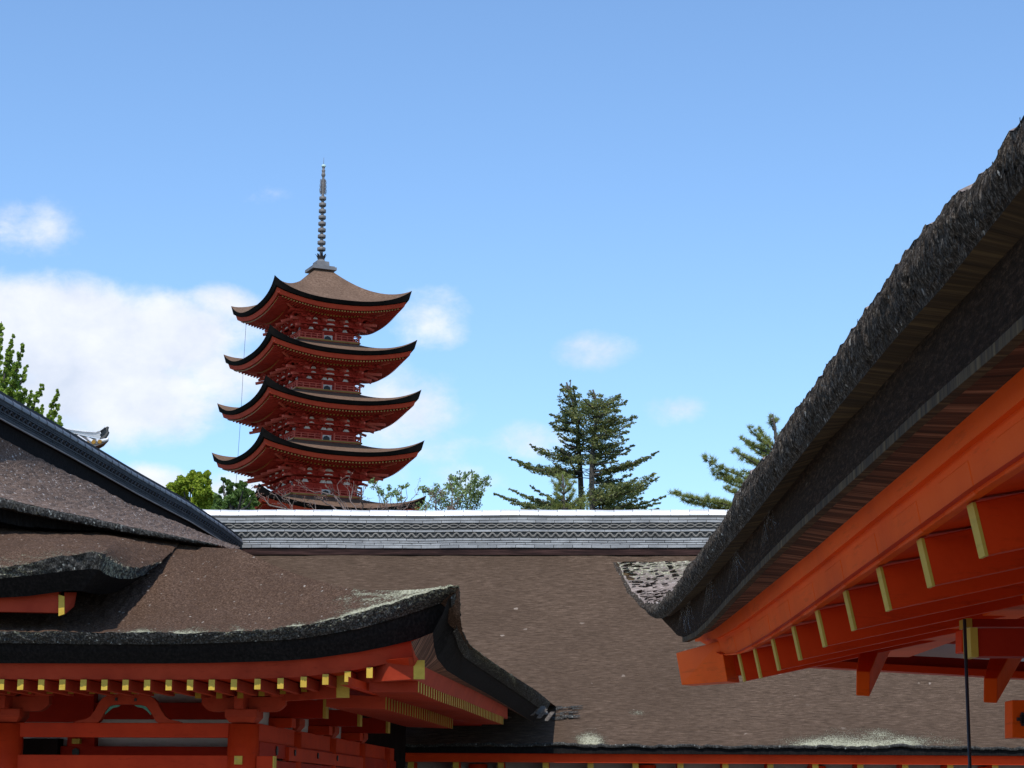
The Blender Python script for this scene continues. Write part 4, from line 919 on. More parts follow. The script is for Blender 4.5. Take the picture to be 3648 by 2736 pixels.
for i in range(5):
    ae = AE[i]; ztp = ZT[i]; zm = ztp-.80
    lift = lambda t: .66*np.abs(t)**2.6+.16*np.abs(t)**9
    ai = .42 if i == 0 else 1.42+.07*i; rise = (pz(968)-zm) if i == 0 else .80
    mb = MB(); W = np.linspace(0, 1, 22)
    for k in range(4):
        G = [[side(k, t*(ae*(1-w_)+ai*w_)*(1+.02*abs(t)**6*(1-w_)), (ae*(1-w_)+ai*w_)*(1+.02*abs(t)**6*(1-w_)), zm+lift(t)*(1-w_)**2.2+rise*(w_**(1.45 if i == 0 else 1.25))) for t in tt] for w_ in W]
        mb.grid(G)
    roof = mb.build('roof', MT['pagoda_roof'], pag, smooth=True)
    def eband(name, mat, o0, o1, z0f, z1f, bottom=None):
        mb = MB()
        for k in range(4):
            rows = [[side(k, t*(ae-o_)*(1+.02*abs(t)**6), (ae-o_)*(1+.02*abs(t)**6), zm+lift(t)-zf(abs(t))) for t in tt] for (o_, zf) in ((o0, z0f), (o1, z1f))]
            mb.grid(rows)
        return mb.build(name, mat, roof, smooth=False)
    h1 = lambda t: .0*t; h2 = lambda t: .165+.28*t**5; h3 = lambda t: .20+.32*t**5; h4 = lambda t: .40+.36*t**5; h5 = lambda t: .42+.34*t**5
    eband('eave_edge', MT['pagoda_edge'], 0, .10, h1, h2)
    eband('eave_lip', MT['pagoda_edge'], .10, .20, h2, h3)
    eband('fascia_board', MT['pag_orange'], .20, .27, h3, h4)
    eband('soffit', MT['pag_red'], .27, 1.15, h4, lambda t: .40+.30*t**4)
    eband('inner_soffit', MT['pag_red'], 1.15, 2.0, lambda t: .40+.30*t**4+.10, lambda t: .38+.12*t**2)
    eband('purlin_edge', MT['pag_orange'], 1.12, 1.15, lambda t: .40+.30*t**4, lambda t: .52+.30*t**4)
    # two rows of rafters with gilded tips
    for (o_, ln, nr, hz, nm) in ((.33, .75, 42, .44, 'rafter_row'), (1.08, .7, 30, .53, 'lower_rafter_row')):
        mb = MB(); mt_ = MB()
        for k in range(4):
            for q in range(nr):
                t = -1+2*(q+.5)/nr; o0 = ae-o_; a = t*o0*.97; z = zm+float(lift(t*.97))-hz-(.30*abs(t)**5)
                sbox(mb, k, a-.032, a+.032, o0-ln, o0, z-.06, z); sbox(mt_, k, a-.034, a+.034, o0, o0+.008, z-.062, z+.002)
        mb.build(nm, MT['pag_red'], roof)['kind'] = 'stuff'; mt_.build('gilded_tips', MT['gold'], roof)['kind'] = 'stuff'
    # hip rafters
    for k in range(4):
        c = lambda o_, z: side(k, (ae-o_), (ae-o_), z)
        mb = MB(); mb.beam(c(.22, ztp-.62), c(2.2, zm-.35), .13, .17); mb.build('hip_rafter', MT['pag_pink'], roof)
        mb = MB(); mb.beam(c(.95, ztp-.98), c(2.3, zm-.55), .11, .15); mb.build('lower_hip_rafter', MT['pag_pink'], roof)
    # tail rafters and brackets
    if i < 4:
        b = 1.28+.09*i; zf = ZT[i+1]+.10; ztop = zm-.42     # body, balcony floor, top of brackets
        H = ztop-zf
        mb = MB(); mb.hexa([pg(x, y, z) for z in (zf-.2, ztop+.3) for (x, y) in ((-b, -b), (b, -b), (b, b), (-b, b))]); body = mb.build('storey_wall', MT['pag_red'], pag)
        bt = zf+H*.40
        # columns + lintel + railing
        mb = MB()
        for k in range(4):
            for a in (-b, -b*.36, b*.36):
                p = side(k, a, b, zf); mb.tube([p, p+np.array([0, 0, bt-zf])], .07, 8)
            sbox(mb, k, -b-.14, b+.14, b, b+.05, bt-.1, bt-.03); sbox(mb, k, -b, b, b, b+.035, zf+.26, zf+.32)
        mb.build('storey_frame', MT['pag_red'], body)
        # white panels
        mb = MB(); ms = MB(); mw = MB()
        for k in range(4):
            mb = MB(); sbox(mb, k, -.25, .25, b, b+.012, zf+.0, zf+.27); mb.build('window_panel', MT['plaster'], body); mw = MB()
            P = [(-.17, 0), (.17, 0), (.17, .10), (.13, .17), (.06, .2), (0, .225), (-.06, .2), (-.13, .17), (-.17, .10)]
            V = [side(k, a, b+.02, zf+z) for a, z in P]+[side(k, a, b+.012, zf+z) for a, z in P]; n_ = len(P)
            mw.add(V, [tuple(range(n_)), tuple(range(2*n_-1, n_-1, -1))]+[(q, (q+1) % n_, n_+(q+1) % n_, n_+q) for q in range(n_)])
            mw.build('cusped_window', MT['black'], body)
            for a in (-b*.68, -.15, .15, b*.68):   # bell shaped plaster between brackets
                Pb = [(-.14, 0), (.14, 0), (.10, .05), (.06, .14), (.03, .2), (-.03, .2), (-.06, .14), (-.10, .05)]
                sc2 = 1.0+.1*i; V = [side(k, a+x*sc2, b+.045, bt+.02+z*sc2) for x, z in Pb]+[side(k, a+x*sc2, b+.03, bt+.02+z*sc2) for x, z in Pb]; n_ = 8
                mb = MB(); mb.add(V, [tuple(range(n_)), tuple(range(2*n_-1, n_-1, -1))]+[(q, (q+1) % n_, n_+(q+1) % n_, n_+q) for q in range(n_)]); mb.build('bell_plaster', MT['plaster'], body)
            for a, w_ in ((-b*.62, .13), (0, .23), (b*.62, .13)):   # lens shaped plaster higher up, on the outer wall beam
                o_ = b+.40
                for zc_, hh_ in ((ztop-.27, .12), (ztop-.45, .06)):
                    Pl = [(-w_, 0), (w_, 0), (w_*.8, hh_*.6), (w_*.4, hh_), (-w_*.4, hh_), (-w_*.8, hh_*.6)]
                    V = [side(k, a+x, o_+.02, zc_+z) for x, z in Pl]+[side(k, a+x, o_, zc_+z) for x, z in Pl]; n_ = 6
                    mb = MB(); mb.add(V, [tuple(range(n_)), tuple(range(2*n_-1, n_-1, -1))]+[(q, (q+1) % n_, n_+(q+1) % n_, n_+q) for q in range(n_)]); mb.build('arched_plaster', MT['plaster'], body)
        # bracket complex
        mb = MB(); md = MB()
        for k in range(4):
            for lev in range(3):
                z0 = bt+(ztop-bt)*lev/3+.02; z1 = z0+(ztop-bt)/3*.42; o_ = b+.12+.26*lev
                sbox(mb, k, -o_-.1, o_+.1, o_-.045, o_+.045, z1+.02, z1+.09)
                for a in (-b, -b*.36, b*.36, b):
                    aw = .17+.05*lev; sbox(mb, k, a-aw, a+aw, o_-.05, o_+.05, z0, z1)
                    for s_ in (-1, 0, 1):
                        sbox(mb, k, a+s_*aw-.055, a+s_*aw+.055, o_-.07, o_+.07, z1-.05, z1+.03)
                    sbox(mb, k, a-.045, a+.045, b, o_+.24, z0+.02, z1-.02); sbox(mb, k, a-.06, a+.06, o_+.17, o_+.28, z1-.05, z1+.03)
            sbox(mb, k, -b-.35, b+.35, b+.36, b+.40, ztop-.5, ztop-.1)
            sbox(mb, k, -ae+1.2, ae-1.2, b+.78, b+.90, ztop-.03, ztop+.08)
        mb.build('bracket_sets', MT['pag_red'], body)
        for k in range(4):
            for a, sg in ((-b, -1), (-b*.36, 0), (b*.36, 0), (b, 1)):
                p0 = side(k, a, b+.2, ztop-.12); p1 = side(k, a, ae-1.05, ztop-.42); mb = MB(); mb.beam(p0, p1, .08, .11); mb.build('tail_rafter', MT['pag_pink'], body)
            for dz in (0, -.24):
                p0 = side(k, b, b, ztop-.2+dz); p1 = side(k, ae-1.25+dz*1.6, ae-1.25+dz*1.6, ztop-.38+dz); mb = MB(); mb.beam(p0, p1, .10, .12); mb.build('corner_tail_rafter', MT['pag_pink'], body)
        # balcony
        bb = 1.60+.075*i; mb = MB()
        for k in range(4): sbox(mb, k, -bb+.06, bb-.06, b, bb-.06, zf-.26, zf-.10)
        bal = mb.build('balcony', MT['pag_pink'], pag)
        mb = MB()
        for k in range(4): sbox(mb, k, -bb, bb, bb-.10, bb, zf-.10, zf-.035)
        mb.build('balcony_edge', MT['gold'], bal)
        mb = MB(); mf = MB()
        for k in range(4):
            gap = .32
            for (a0, a1) in ((-bb+.06, -gap), (gap, bb-.06)):
                for zq, hq in ((.0, .05), (.14, .035), (.25, .03)):
                    ends = .10 if zq > .2 else 0
                    sbox(mb, k, a0-(ends if a0 < -gap-.01 else 0), a1+(ends if a1 > gap+.01 else 0), bb-.085, bb-.05, zf-.03+zq, zf-.03+zq+hq)
                for a in np.linspace(a0, a1, 5): sbox(mb, k, a-.022, a+.022, bb-.09, bb-.045, zf-.03, zf+.22)
            for a in (-gap, gap):
                sbox(mb, k, a-.04, a+.04, bb-.1, bb-.03, zf-.03, zf+.33)
            p = side(k, bb-.07, bb-.07, zf-.03); mb.tube([p, p+np.array([0, 0, .34])], .045, 8); mf = MB(); mf.lathe(p+np.array([0, 0, .34]), [(.05, 0), (.055, .03), (.03, .05), (.045, .09), (.01, .16)], 10); mf.build('post_finial', MT['bronze'], bal)
        mb.build('railing', MT['pag_pink'], bal)
# ground storey
b = 1.9; mb = MB(); mb.hexa([pg(x, y, z) for z in (baseZ-1.0, ZT[4]-.9) for (x, y) in ((-b, -b), (b, -b), (b, b), (-b, b))]); mb.build('storey_wall', MT['pag_red'], pag)
# spire
def ax(z): return np.array([axis0[0]+(z-axis0[2])*LEAN, DP, z])
yz = lambda y: pz(y, 1148)
sp = MB(); pm = .01352
prof = []
mb = MB()
for (hs, y1, y0) in ((.62, 958, 968), (.54, 954, 959)):
    mb.hexa([pg(x, y, z) for z in (yz(y0), yz(y1)) for (x, y) in ((-hs, -hs), (hs, -hs), (hs, hs), (-hs, hs))])
hs = .34; mb.hexa([pg(x*q, y*q, z) for z, q in ((yz(955), 1), (yz(935), .93)) for (x, y) in ((-hs, -hs), (hs, -hs), (hs, hs), (-hs, hs))])
spire = mb.build('spire', MT['lead'], pag)
def lz(pairs, mat, name, n=16):
    mb = MB(); rows = []
    for y, r in pairs:
        c = ax(yz(y)); rows.append([c+np.array([r*pm*math.cos(q), r*pm*math.sin(q), 0]) for q in np.linspace(0, 2*math.pi, n, endpoint=False)])
    mb.grid(rows, closed=True); return mb.build(name, mat, spire, smooth=True)
lz([(936, 20), (934, 19), (930, 15), (927, 13), (926, 10)], MT['lead'], 'inverted_bowl')
lz([(928, 6.3), (700, 5.2), (636, 4.6), (628, 4)], MT['bronze'], 'shaft')
for k in range(9):
    y = 887-22.6*k; r = 15.5-.33*k; lz([(y+5, r-5), (y+6, r-.5), (y+5.5, r), (y-4, r), (y-5, r-2.0), (y-6.5, r-7)], MT['bronze'], 'spire_ring')
    mb = MB()
    for q in range(8):
        a = q*math.pi/4; c = ax(yz(y+6)); e = np.array([math.cos(a), math.sin(a), 0]); mb.beam(c+e*.05, c+e*(r-2)*pm, .03, .05)
    mb.build('ring_spokes', MT['bronze'], spire)
mb = MB()
for q in range(8):    # lotus petals
    a = q*math.pi/4+.2; e = np.array([math.cos(a), math.sin(a), 0]); s_ = np.array([-math.sin(a), math.cos(a), 0]); rows = []
    for y, r, w_ in ((926, 11, 5), (918, 14, 6), (912, 17, 5), (908, 20, 3), (907, 23, .6)):
        c = ax(yz(y)); rows.append([c+e*r*pm-s_*w_*pm, c+e*(r+.8)*pm, c+e*r*pm+s_*w_*pm])
    mb.grid(rows)
mb.build('lotus_petals', MT['black'], spire)
lz([(927, 9), (925, 13), (918, 11), (910, 8)], MT['bronze'], 'lotus_core')
mb = MB()
for q in range(4):     # openwork water flame
    a = q*math.pi/2+ROT+.3; e = np.array([math.cos(a), math.sin(a), 0])
    for k in range(9):
        y = 640+k*5.6; c0 = ax(yz(y)); c1 = ax(yz(y+5.6)); r0 = 12+1.3*math.sin(k*2.2)+k*.3
        mb.tube([c0+e*r0*pm, c1+e*(r0+.6)*pm], .014, 4); mb.tube([c0+e*5*pm, c1+e*r0*pm], .012, 4); mb.tube([c0+e*9*pm, c1+e*8*pm], .012, 4)
mb.build('water_flame', MT['bronze'], spire)
lz([(634, 4), (630, 5), (626, 7.5), (620, 7.5), (616, 5), (612, 6), (607, 7), (604, 4), (598, 5), (595, 6)], MT['bronze'], 'dragon_ball')
lz([(596, 5), (594, 8), (590, 8), (587, 5.5), (585.5, 0.5)], MT['verdigris'], 'jewel')
mb = MB(); mb.tube([ax(yz(586)), ax(yz(560))], [.014, .006], 5); mb.build('lightning_rod', MT['bronze'], spire)
mb = MB(); p0 = PY(877, 1150, 101.5); pts = [PY(x, y, 101.5) for x, y in ((877, 1150), (868, 1290), (858, 1480), (846, 1650), (838, 1760))]; pts.append(np.array([pts[-1][0]-.5, 101.5, baseZ])); mb.tube(pts, .009, 4); mb.build('lightning_cable', MT['black'], pag)

# =================================================================== SMALL TILED ROOF (far left)
hut = thing('tiled_building', PY(300, 1560, 62)*np.array([1, 1, 0]), 'small grey tiled roof with upturned ridge end showing above the dark left ridge', 'building')
FH = Frame(2450, 2860); DV = 62
def hp_(x, y, v=DV): return FH.atv(x, y, v)
rows = []; top_ = [(60, 1500), (197, 1516), (250, 1526), (300, 1533), (340, 1535), (356, 1530), (368, 1522), (376, 1513)]
bot_ = [(60, 1512), (225, 1533), (260, 1543), (300, 1552), (335, 1560), (357, 1564), (359, 1565), (360, 1565)]
mid_ = [((a[0]*.8+b[0]*.2), (a[1]*.8+b[1]*.2)) for a, b in zip(top_, bot_)]
for i in range(8):   # the ridge: stacked thin courses
    f0_ = i/8; f1_ = (i+.78)/8; mb = MB(); o_ = .18-.0*i+(.05 if i in (0, 7) else 0)
    n_ = 8 if i == 0 else 6
    P = []
    for (a, b) in zip(top_[:n_], bot_[:n_]):
        if i == 0: b = (a[0]+(b[0]-a[0])*.3, a[1]+5)
        y0 = a[1]+(bot_[top_.index(a)][1]-a[1])*f0_ if i else a[1]; x0 = a[0]; x1 = a[0]
        y1 = y0+((bot_[top_.index(a)][1]-a[1])/8*.8 if i else 5)
        P.append([hp_(x0, y0, DV-o_), hp_(x1, y1, DV-o_), hp_(x1, y1, DV+o_), hp_(x0, y0, DV+o_), hp_(x0, y0, DV-o_)])
    mb.grid(P); k = mb.n; mb.f.append((k-5, k-4, k-3, k-2))
    mb.build('ridge_course' if i else 'ridge_cap', MT['tile'] if i else MT['tile_cap'], hut)
mb = MB()
for q in range(40):
    x = random.uniform(361, 383); y = random.uniform(1532, 1566)-(x-361)*.35; mb.box(hp_(x, y, DV), np.array([.03, 0, .01]), np.array([0, .1, 0]), np.array([.01, 0, .035]))
mb.build('demon_tile', MT['tile_dark'], hut)
mb = MB(); S_ = [[hp_(100, 1530, DV), hp_(225, 1536, DV), hp_(358, 1566, DV), hp_(372, 1566, DV)], [hp_(150, 1606, DV-2.2), hp_(290, 1600, DV-2.2), hp_(340, 1590, DV-2.0), hp_(383, 1573, DV-1.6)]]
mb.grid(S_); mb.build('roof', MT['tile_dark'], hut)
for (x0, y0, x1, y1) in ((205, 1540, 282, 1604), (243, 1546, 308, 1586), (276, 1553, 312, 1580), (310, 1561, 334, 1575), (345, 1569, 356, 1574), (180, 1536, 240, 1600)):
    mb = MB(); mb.tube([hp_(x0, y0, DV-.1), hp_(x1, y1, DV-1.6)], .055, 8); o = mb.build('round_tile', MT['tile_cap'], hut, smooth=True)
    mb = MB(); c = hp_(x1, y1, DV-1.62); mb.tube([c, c+np.array([0, -.04, 0])], .065, 10); mb.build('tile_end', MT['gold'], o)
mb = MB(); mb.grid([[hp_(282, 1606, DV-1.6), hp_(320, 1588, DV-1.6), hp_(345, 1583, DV-1.6), hp_(372, 1576, DV-1.6), hp_(386, 1566, DV-1.6)], [hp_(282, 1612, DV-1.5), hp_(330, 1606, DV-1.5), hp_(345, 1600, DV-1.5), hp_(370, 1586, DV-1.5), hp_(387, 1570, DV-1.5)], [hp_(282, 1640, DV), hp_(330, 1610, DV), hp_(345, 1604, DV), hp_(370, 1590, DV), hp_(387, 1571, DV)]]); mb.build('eave_underside', MT['boards'], hut)
mb = MB(); mb.tube([hp_(352, 1573, DV-1.55), hp_(372, 1569, DV-1.6), hp_(382, 1566, DV-1.62), hp_(386, 1560, DV-1.64)], [.06, .06, .05, .02], 8); mb.build('corner_tile', MT['tile_cap'], hut, smooth=True)
mb = MB(); a = hp_(60, 1560, DV); b = hp_(300, 1560, DV); mb.hexa([np.array([a[0], a[1]-.5, 0]), np.array([b[0], b[1]-.5, 0]), np.array([b[0], b[1]+3, 0]), np.array([a[0], a[1]+3, 0]), np.array([a[0], a[1]-.5, a[2]-.4]), np.array([b[0], b[1]-.5, b[2]-.6]), np.array([b[0], b[1]+3, b[2]-.6]), np.array([a[0], a[1]+3, a[2]-.4])]); mb.build('wall', MT['plaster_g'], hut)

# =================================================================== TREES
def leaves(mb, C, size, flat=0.0, jitter=1.0, aspect=1.6):
    """many small leaf quads at centres C (n,3)"""
    n = len(C)
    if n == 0: return
    d = RNG.normal(size=(n, 3)); d[:, 2] *= (1-flat); d /= np.linalg.norm(d, axis=1)[:, None]
    e = RNG.normal(size=(n, 3)); e[:, 2] *= (1-flat); e -= d*np.sum(d*e, 1)[:, None]; e /= np.linalg.norm(e, axis=1)[:, None]
    s = size*RNG.uniform(.6, 1.4, n)[:, None]; a = d*s*aspect/2; b = e*s/2
    V = np.stack([C-a, C+b*.9-a*.1, C+a, C-b*.9-a*.1], 1).reshape(-1, 3); idx = np.arange(n)*4
    r = np.repeat(RNG.uniform(0, 1, n), 4)
    mb.add(V, np.stack([idx, idx+1, idx+2, idx+3], 1).tolist(), rnd=r)
def blob(c, r, n, squash=(1, 1, 1)):
    p = RNG.normal(size=(n, 3)); p /= np.linalg.norm(p, axis=1)[:, None]; p *= (RNG.uniform(0.15, 1, n)**.55)[:, None]*r; return np.asarray(c)+p*np.array(squash)
def tree(name, loc, label, cat='tree', group=None): return thing(name, loc, label, cat, group)
def limb(mb, a, b, r0, r1, sag=.0, n=6, wob=.05):
    a = np.asarray(a, float); b = np.asarray(b, float); L_ = np.linalg.norm(b-a); pts = []
    for i in range(n+1):
        t = i/n; p = a*(1-t)+b*t; p = p+np.array([0, 0, -sag*L_*4*t*(1-t)])+(RNG.normal(size=3)*wob*L_*.12 if 0 < i < n else 0); pts.append(p)
    mb.tube(pts, list(np.linspace(r0, r1, n+1)), 6); return pts

# ---- tall fir with two stems
YF = 74.0; fir = tree('fir_tree', PY(2090, 1800, YF)*np.array([1, 1, 0]), 'tall layered fir with two stems and flat spreading branches behind the tiled ridge')
tr = MB(); fo = MB(); dead = MB()
def q2(x, y, dy=0): return PY(x, y, YF+dy)
st1 = [(2070, 1990), (2072, 1810), (2068, 1700), (2062, 1600), (2058, 1520), (2048, 1450), (2030, 1400), (2018, 1362)]
st2 = [(2112, 1990), (2110, 1810), (2108, 1700), (2110, 1620), (2118, 1540), (2128, 1470), (2122, 1420), (2112, 1388)]
rf = random.Random(11)
def stem(st, r0, dy):
    P = [q2(x, y, dy) for x, y in st]; g0_ = P[0].copy(); g0_[2] = 0; tr.tube([g0_]+P, [r0*1.3]+list(np.linspace(r0, .03, len(P))), 8); return P
stem(st1, .12, .5); stem(st2, .12, -.5)
# branches: (x0,y0,x1,y1, foliage half thickness px, density, start fraction of foliage)
BR = [(2022, 1385, 2000, 1365, 8, 1), (2025, 1385, 2045, 1385, 10, 1), (2030, 1410, 1998, 1385, 10, 1), (2038, 1425, 2060, 1405, 14, 1.2), (2045, 1450, 1990, 1412, 12, 1), (2050, 1440, 2035, 1400, 14, 1.2),
      (2118, 1420, 2105, 1392, 9, 1), (2120, 1430, 2150, 1405, 14, 1.3), (2124, 1450, 2210, 1412, 15, 1.4), (2126, 1462, 2232, 1428, 10, 1.2), (2128, 1475, 2200, 1455, 12, 1.2), (2122, 1450, 2080, 1425, 16, 1.4), (2126, 1470, 2095, 1455, 14, 1.1),
      (2052, 1480, 1992, 1445, 15, 1.1), (2050, 1490, 2000, 1465, 10, .9), (2058, 1510, 1962, 1475, 14, 1.0), (2060, 1540, 1955, 1508, 14, 1.0), (2058, 1500, 2070, 1482, 16, 1.2), (2060, 1530, 1975, 1530, 9, .6),
      (2124, 1500, 2205, 1482, 10, 1.0), (2120, 1500, 2140, 1480, 18, 1.3), (2122, 1520, 2270, 1482, 13, 1.1), (2118, 1535, 2250, 1510, 13, 1.2), (2115, 1560, 2235, 1540, 14, 1.1), (2115, 1560, 2160, 1535, 16, 1.3), (2060, 1550, 2100, 1540, 12, 1.0),
      (2062, 1570, 1985, 1545, 9, .7), (2064, 1590, 1990, 1565, 8, .6), (2110, 1600, 2235, 1565, 12, 1.0), (2110, 1600, 2150, 1575, 16, 1.2), (2110, 1620, 2260, 1587, 10, 1.1), (2108, 1630, 2245, 1605, 10, 1.0),
      (2064, 1640, 1890, 1586, 12, 1.0), (2066, 1650, 1905, 1600, 14, 1.1), (2060, 1640, 1995, 1600, 20, 1.6), (2066, 1680, 1816, 1632, 10, 1.3), (2066, 1680, 1850, 1655, 14, 1.2), (2066, 1640, 2050, 1610, 12, .9), (2066, 1700, 1880, 1668, 10, .9), (2066, 1690, 1970, 1650, 12, .8),
      (2108, 1650, 2205, 1640, 8, .8), (2108, 1680, 2345, 1610, 8, 1.1), (2108, 1690, 2300, 1640, 10, 1.1), (2108, 1700, 2240, 1650, 14, 1.1), (2106, 1700, 2160, 1660, 12, .8), (2106, 1720, 2250, 1690, 10, .9),
      (2108, 1790, 2345, 1700, 12, 1.0), (2108, 1800, 2330, 1690, 20, 1.5), (2108, 1790, 2250, 1720, 24, 1.7), (2106, 1790, 2190, 1740, 28, 2.0), (2106, 1800, 2300, 1740, 20, 1.4), (2110, 1770, 2185, 1715, 14, 1),
      (2070, 1820, 1760, 1760, 9, 1.3), (2070, 1822, 1820, 1790, 14, 1.4), (2070, 1820, 1815, 1742, 8, .9), (2070, 1818, 1900, 1775, 12, 1.1), (2070, 1830, 1860, 1812, 14, 1.1), (2070, 1810, 1950, 1775, 12, .9), (2060, 1840, 1960, 1800, 16, 1.0),
      (2110, 1815, 2370, 1768, 8, 1.2), (2110, 1820, 2350, 1790, 9, 1.0), (2110, 1820, 2345, 1812, 8, 1.0), (2110, 1815, 2250, 1790, 14, .9), (2110, 1800, 2180, 1780, 20, 1.3)]
for (x0, y0, x1, y1, hw, den) in BR+[(a+random.uniform(-4, 4), b+random.uniform(-14, 14), a+(c-a)*random.uniform(.3, .9), d+random.uniform(-30, 26), e*.9, f) for (a, b, c, d, e, f) in BR if random.random() < .75]:
    dy = random.uniform(-2.2, 2.2); a = q2(x0, y0, .5 if x0 < 2090 else -.5); b = q2(x1, y1, dy); pts = limb(tr, a, b, .05, .012, sag=.05, n=6)
    Lp = math.hypot(x1-x0, y1-y0); npad = max(3, int(Lp/9*den)); hwm = hw*1.05*YF/F
    for k in range(npad):
        f = .22+.80*(k+random.random())/npad; f = min(f, 1.0); i = min(int(f*6), 5); p = pts[i]+(pts[i+1]-pts[i])*(f*6-i)
        taper = min(1, (1.02-f)*2.2+.18); r = hwm*random.uniform(.6, 1.15)*taper
        off = np.array([random.uniform(-.8, .8), random.uniform(-1.2, 1.2), random.uniform(-.45, .6)])*hwm*1.5*taper
        leaves(fo, blob(p+off, r, int(14+15*r/.15), (1.9, 1.9, .85)), .052, flat=.35, aspect=2.0)
for k in range(70):   # loose sprays that close the gap between the stems
    y = rf.uniform(1430, 1650); x = rf.uniform(2040, 2135); c = q2(x, y, rf.uniform(-1.2, 1.2)); limb(tr, q2(2068 if rf.random() < .5 else 2112, y+18), c, .018, .006, n=3)
    leaves(fo, blob(c, .17, 60, (1.7, 1.7, .7)), .05, flat=.3, aspect=2.0)
for k in range(26):   # bare twigs near the stems
    x, y = random.choice(((2066, random.uniform(1560, 1700)), (2109, random.uniform(1600, 1720)))); s_ = random.choice((-1, 1))
    limb(tr, q2(x, y), q2(x+s_*random.uniform(30, 110), y-random.uniform(0, 35), random.uniform(-1, 1)), .02, .005, n=4, wob=.3)
tr.build('trunk', MT['bark'], fir, smooth=True); fo.build('crown', MT['leaf_fir'], fir)

# ---- pines
def needles(mb, c, r, n, up=.5, w_=.007):
    d = RNG.normal(size=(n, 3)); d[:, 2] += up; d /= np.linalg.norm(d, axis=1)[:, None]
    e = np.cross(d, RNG.normal(size=(n, 3))); e /= np.linalg.norm(e, axis=1)[:, None]; L_ = r*RNG.uniform(.6, 1.1, n)[:, None]
    b = np.asarray(c)+RNG.normal(size=(n, 3))*r*.12; V = np.stack([b-e*w_, b+e*w_, b+d*L_], 1).reshape(-1, 3); idx = np.arange(n)*3
    mb.add(V, np.stack([idx, idx+1, idx+2], 1).tolist(), rnd=np.repeat(np.clip(RNG.normal(.45+.0*n, .22, n)+d[:, 2]*.12, 0, 1), 3))
def pine(label, Y, stemp, brs, r0, tuft, name='pine_tree'):
    t = tree(name, PY(stemp[0][0], stemp[0][1], Y)*np.array([1, 1, 0]), label); tr = MB(); fo = MB()
    P = [PY(x, y, Y) for x, y in stemp]; g_ = P[0].copy(); g_[2] = 0; tr.tube([g_]+P, [r0*1.4]+list(np.linspace(r0, .02, len(P))), 8)
    for (x0, y0, x1, y1, den, hw) in brs:
        a = PY(x0, y0, Y); b = PY(x1, y1, Y+random.uniform(-1.2, 1.2)); pts = limb(tr, a, b, .04, .01, sag=.04, n=6); Lp = math.hypot(x1-x0, y1-y0)
        for k in range(max(2, int(Lp/8*den))):
            f = min(1, .2+.82*(k+random.random())/max(2, int(Lp/8*den))); i = min(int(f*6), 5); p = pts[i]+(pts[i+1]-pts[i])*(f*6-i)
            o_ = np.array([random.uniform(-1, 1), random.uniform(-1.5, 1.5), random.uniform(-.5, 1.0)])*hw*Y/F
            needles(fo, p+o_, tuft*random.uniform(.9, 1.35), 44)
    tr.build('trunk', MT['bark'], t, smooth=True); fo.build('crown', MT['leaf_pine'], t); return t
pine('light green pine with bristly tufts rising beside the shaggy near eave', 60, [(2880, 2000), (2800, 1810), (2775, 1700), (2768, 1600), (2760, 1520), (2752, 1475)],
     [(2752, 1500, 2740, 1478, 1.6, 8), (2755, 1510, 2775, 1490, 1.6, 8), (2756, 1530, 2745, 1500, 1.5, 8), (2760, 1560, 2780, 1540, 1.2, 8), (2768, 1600, 2700, 1530, 1.5, 7), (2766, 1610, 2668, 1525, 1.5, 8), (2766, 1620, 2640, 1565, 1.4, 8), (2768, 1640, 2672, 1590, 1.6, 12), (2770, 1650, 2720, 1590, 1.7, 12),
      (2770, 1680, 2615, 1605, 1.4, 10), (2772, 1690, 2650, 1630, 1.6, 13), (2772, 1700, 2700, 1650, 1.7, 13), (2774, 1710, 2650, 1680, 1.3, 9), (2776, 1740, 2505, 1632, 1.5, 11), (2778, 1750, 2540, 1680, 1.6, 12), (2780, 1750, 2600, 1700, 1.6, 13), (2785, 1790, 2560, 1700, 1.2, 9), (2785, 1790, 2580, 1740, 1.6, 12),
      (2790, 1810, 2395, 1755, 1.5, 8), (2790, 1815, 2440, 1785, 1.6, 9), (2790, 1815, 2520, 1780, 1.6, 11), (2790, 1820, 2560, 1800, 1.6, 12), (2800, 1820, 2630, 1760, 1.5, 12), (2800, 1825, 2660, 1800, 1.5, 12)], .12, .13)
pine('young upright pine in front of the left foot of the fir', 66, [(2012, 1900), (2010, 1810), (2008, 1740), (2004, 1690)],
     [(2005, 1710, 2004, 1688, 1.5, 6), (2008, 1740, 1985, 1700, 1.4, 7), (2008, 1740, 2030, 1695, 1.4, 7), (2008, 1760, 1968, 1715, 1.5, 8), (2008, 1760, 2045, 1720, 1.5, 8), (2010, 1790, 1972, 1750, 1.5, 8), (2010, 1790, 2045, 1755, 1.5, 9), (2010, 1815, 1965, 1780, 1.5, 9), (2010, 1815, 2060, 1780, 1.5, 10), (2010, 1830, 1975, 1800, 1.5, 9),
      (2060, 1840, 2075, 1770, 1.5, 12), (2010, 1830, 2090, 1800, 1.3, 12)], .05, .15)
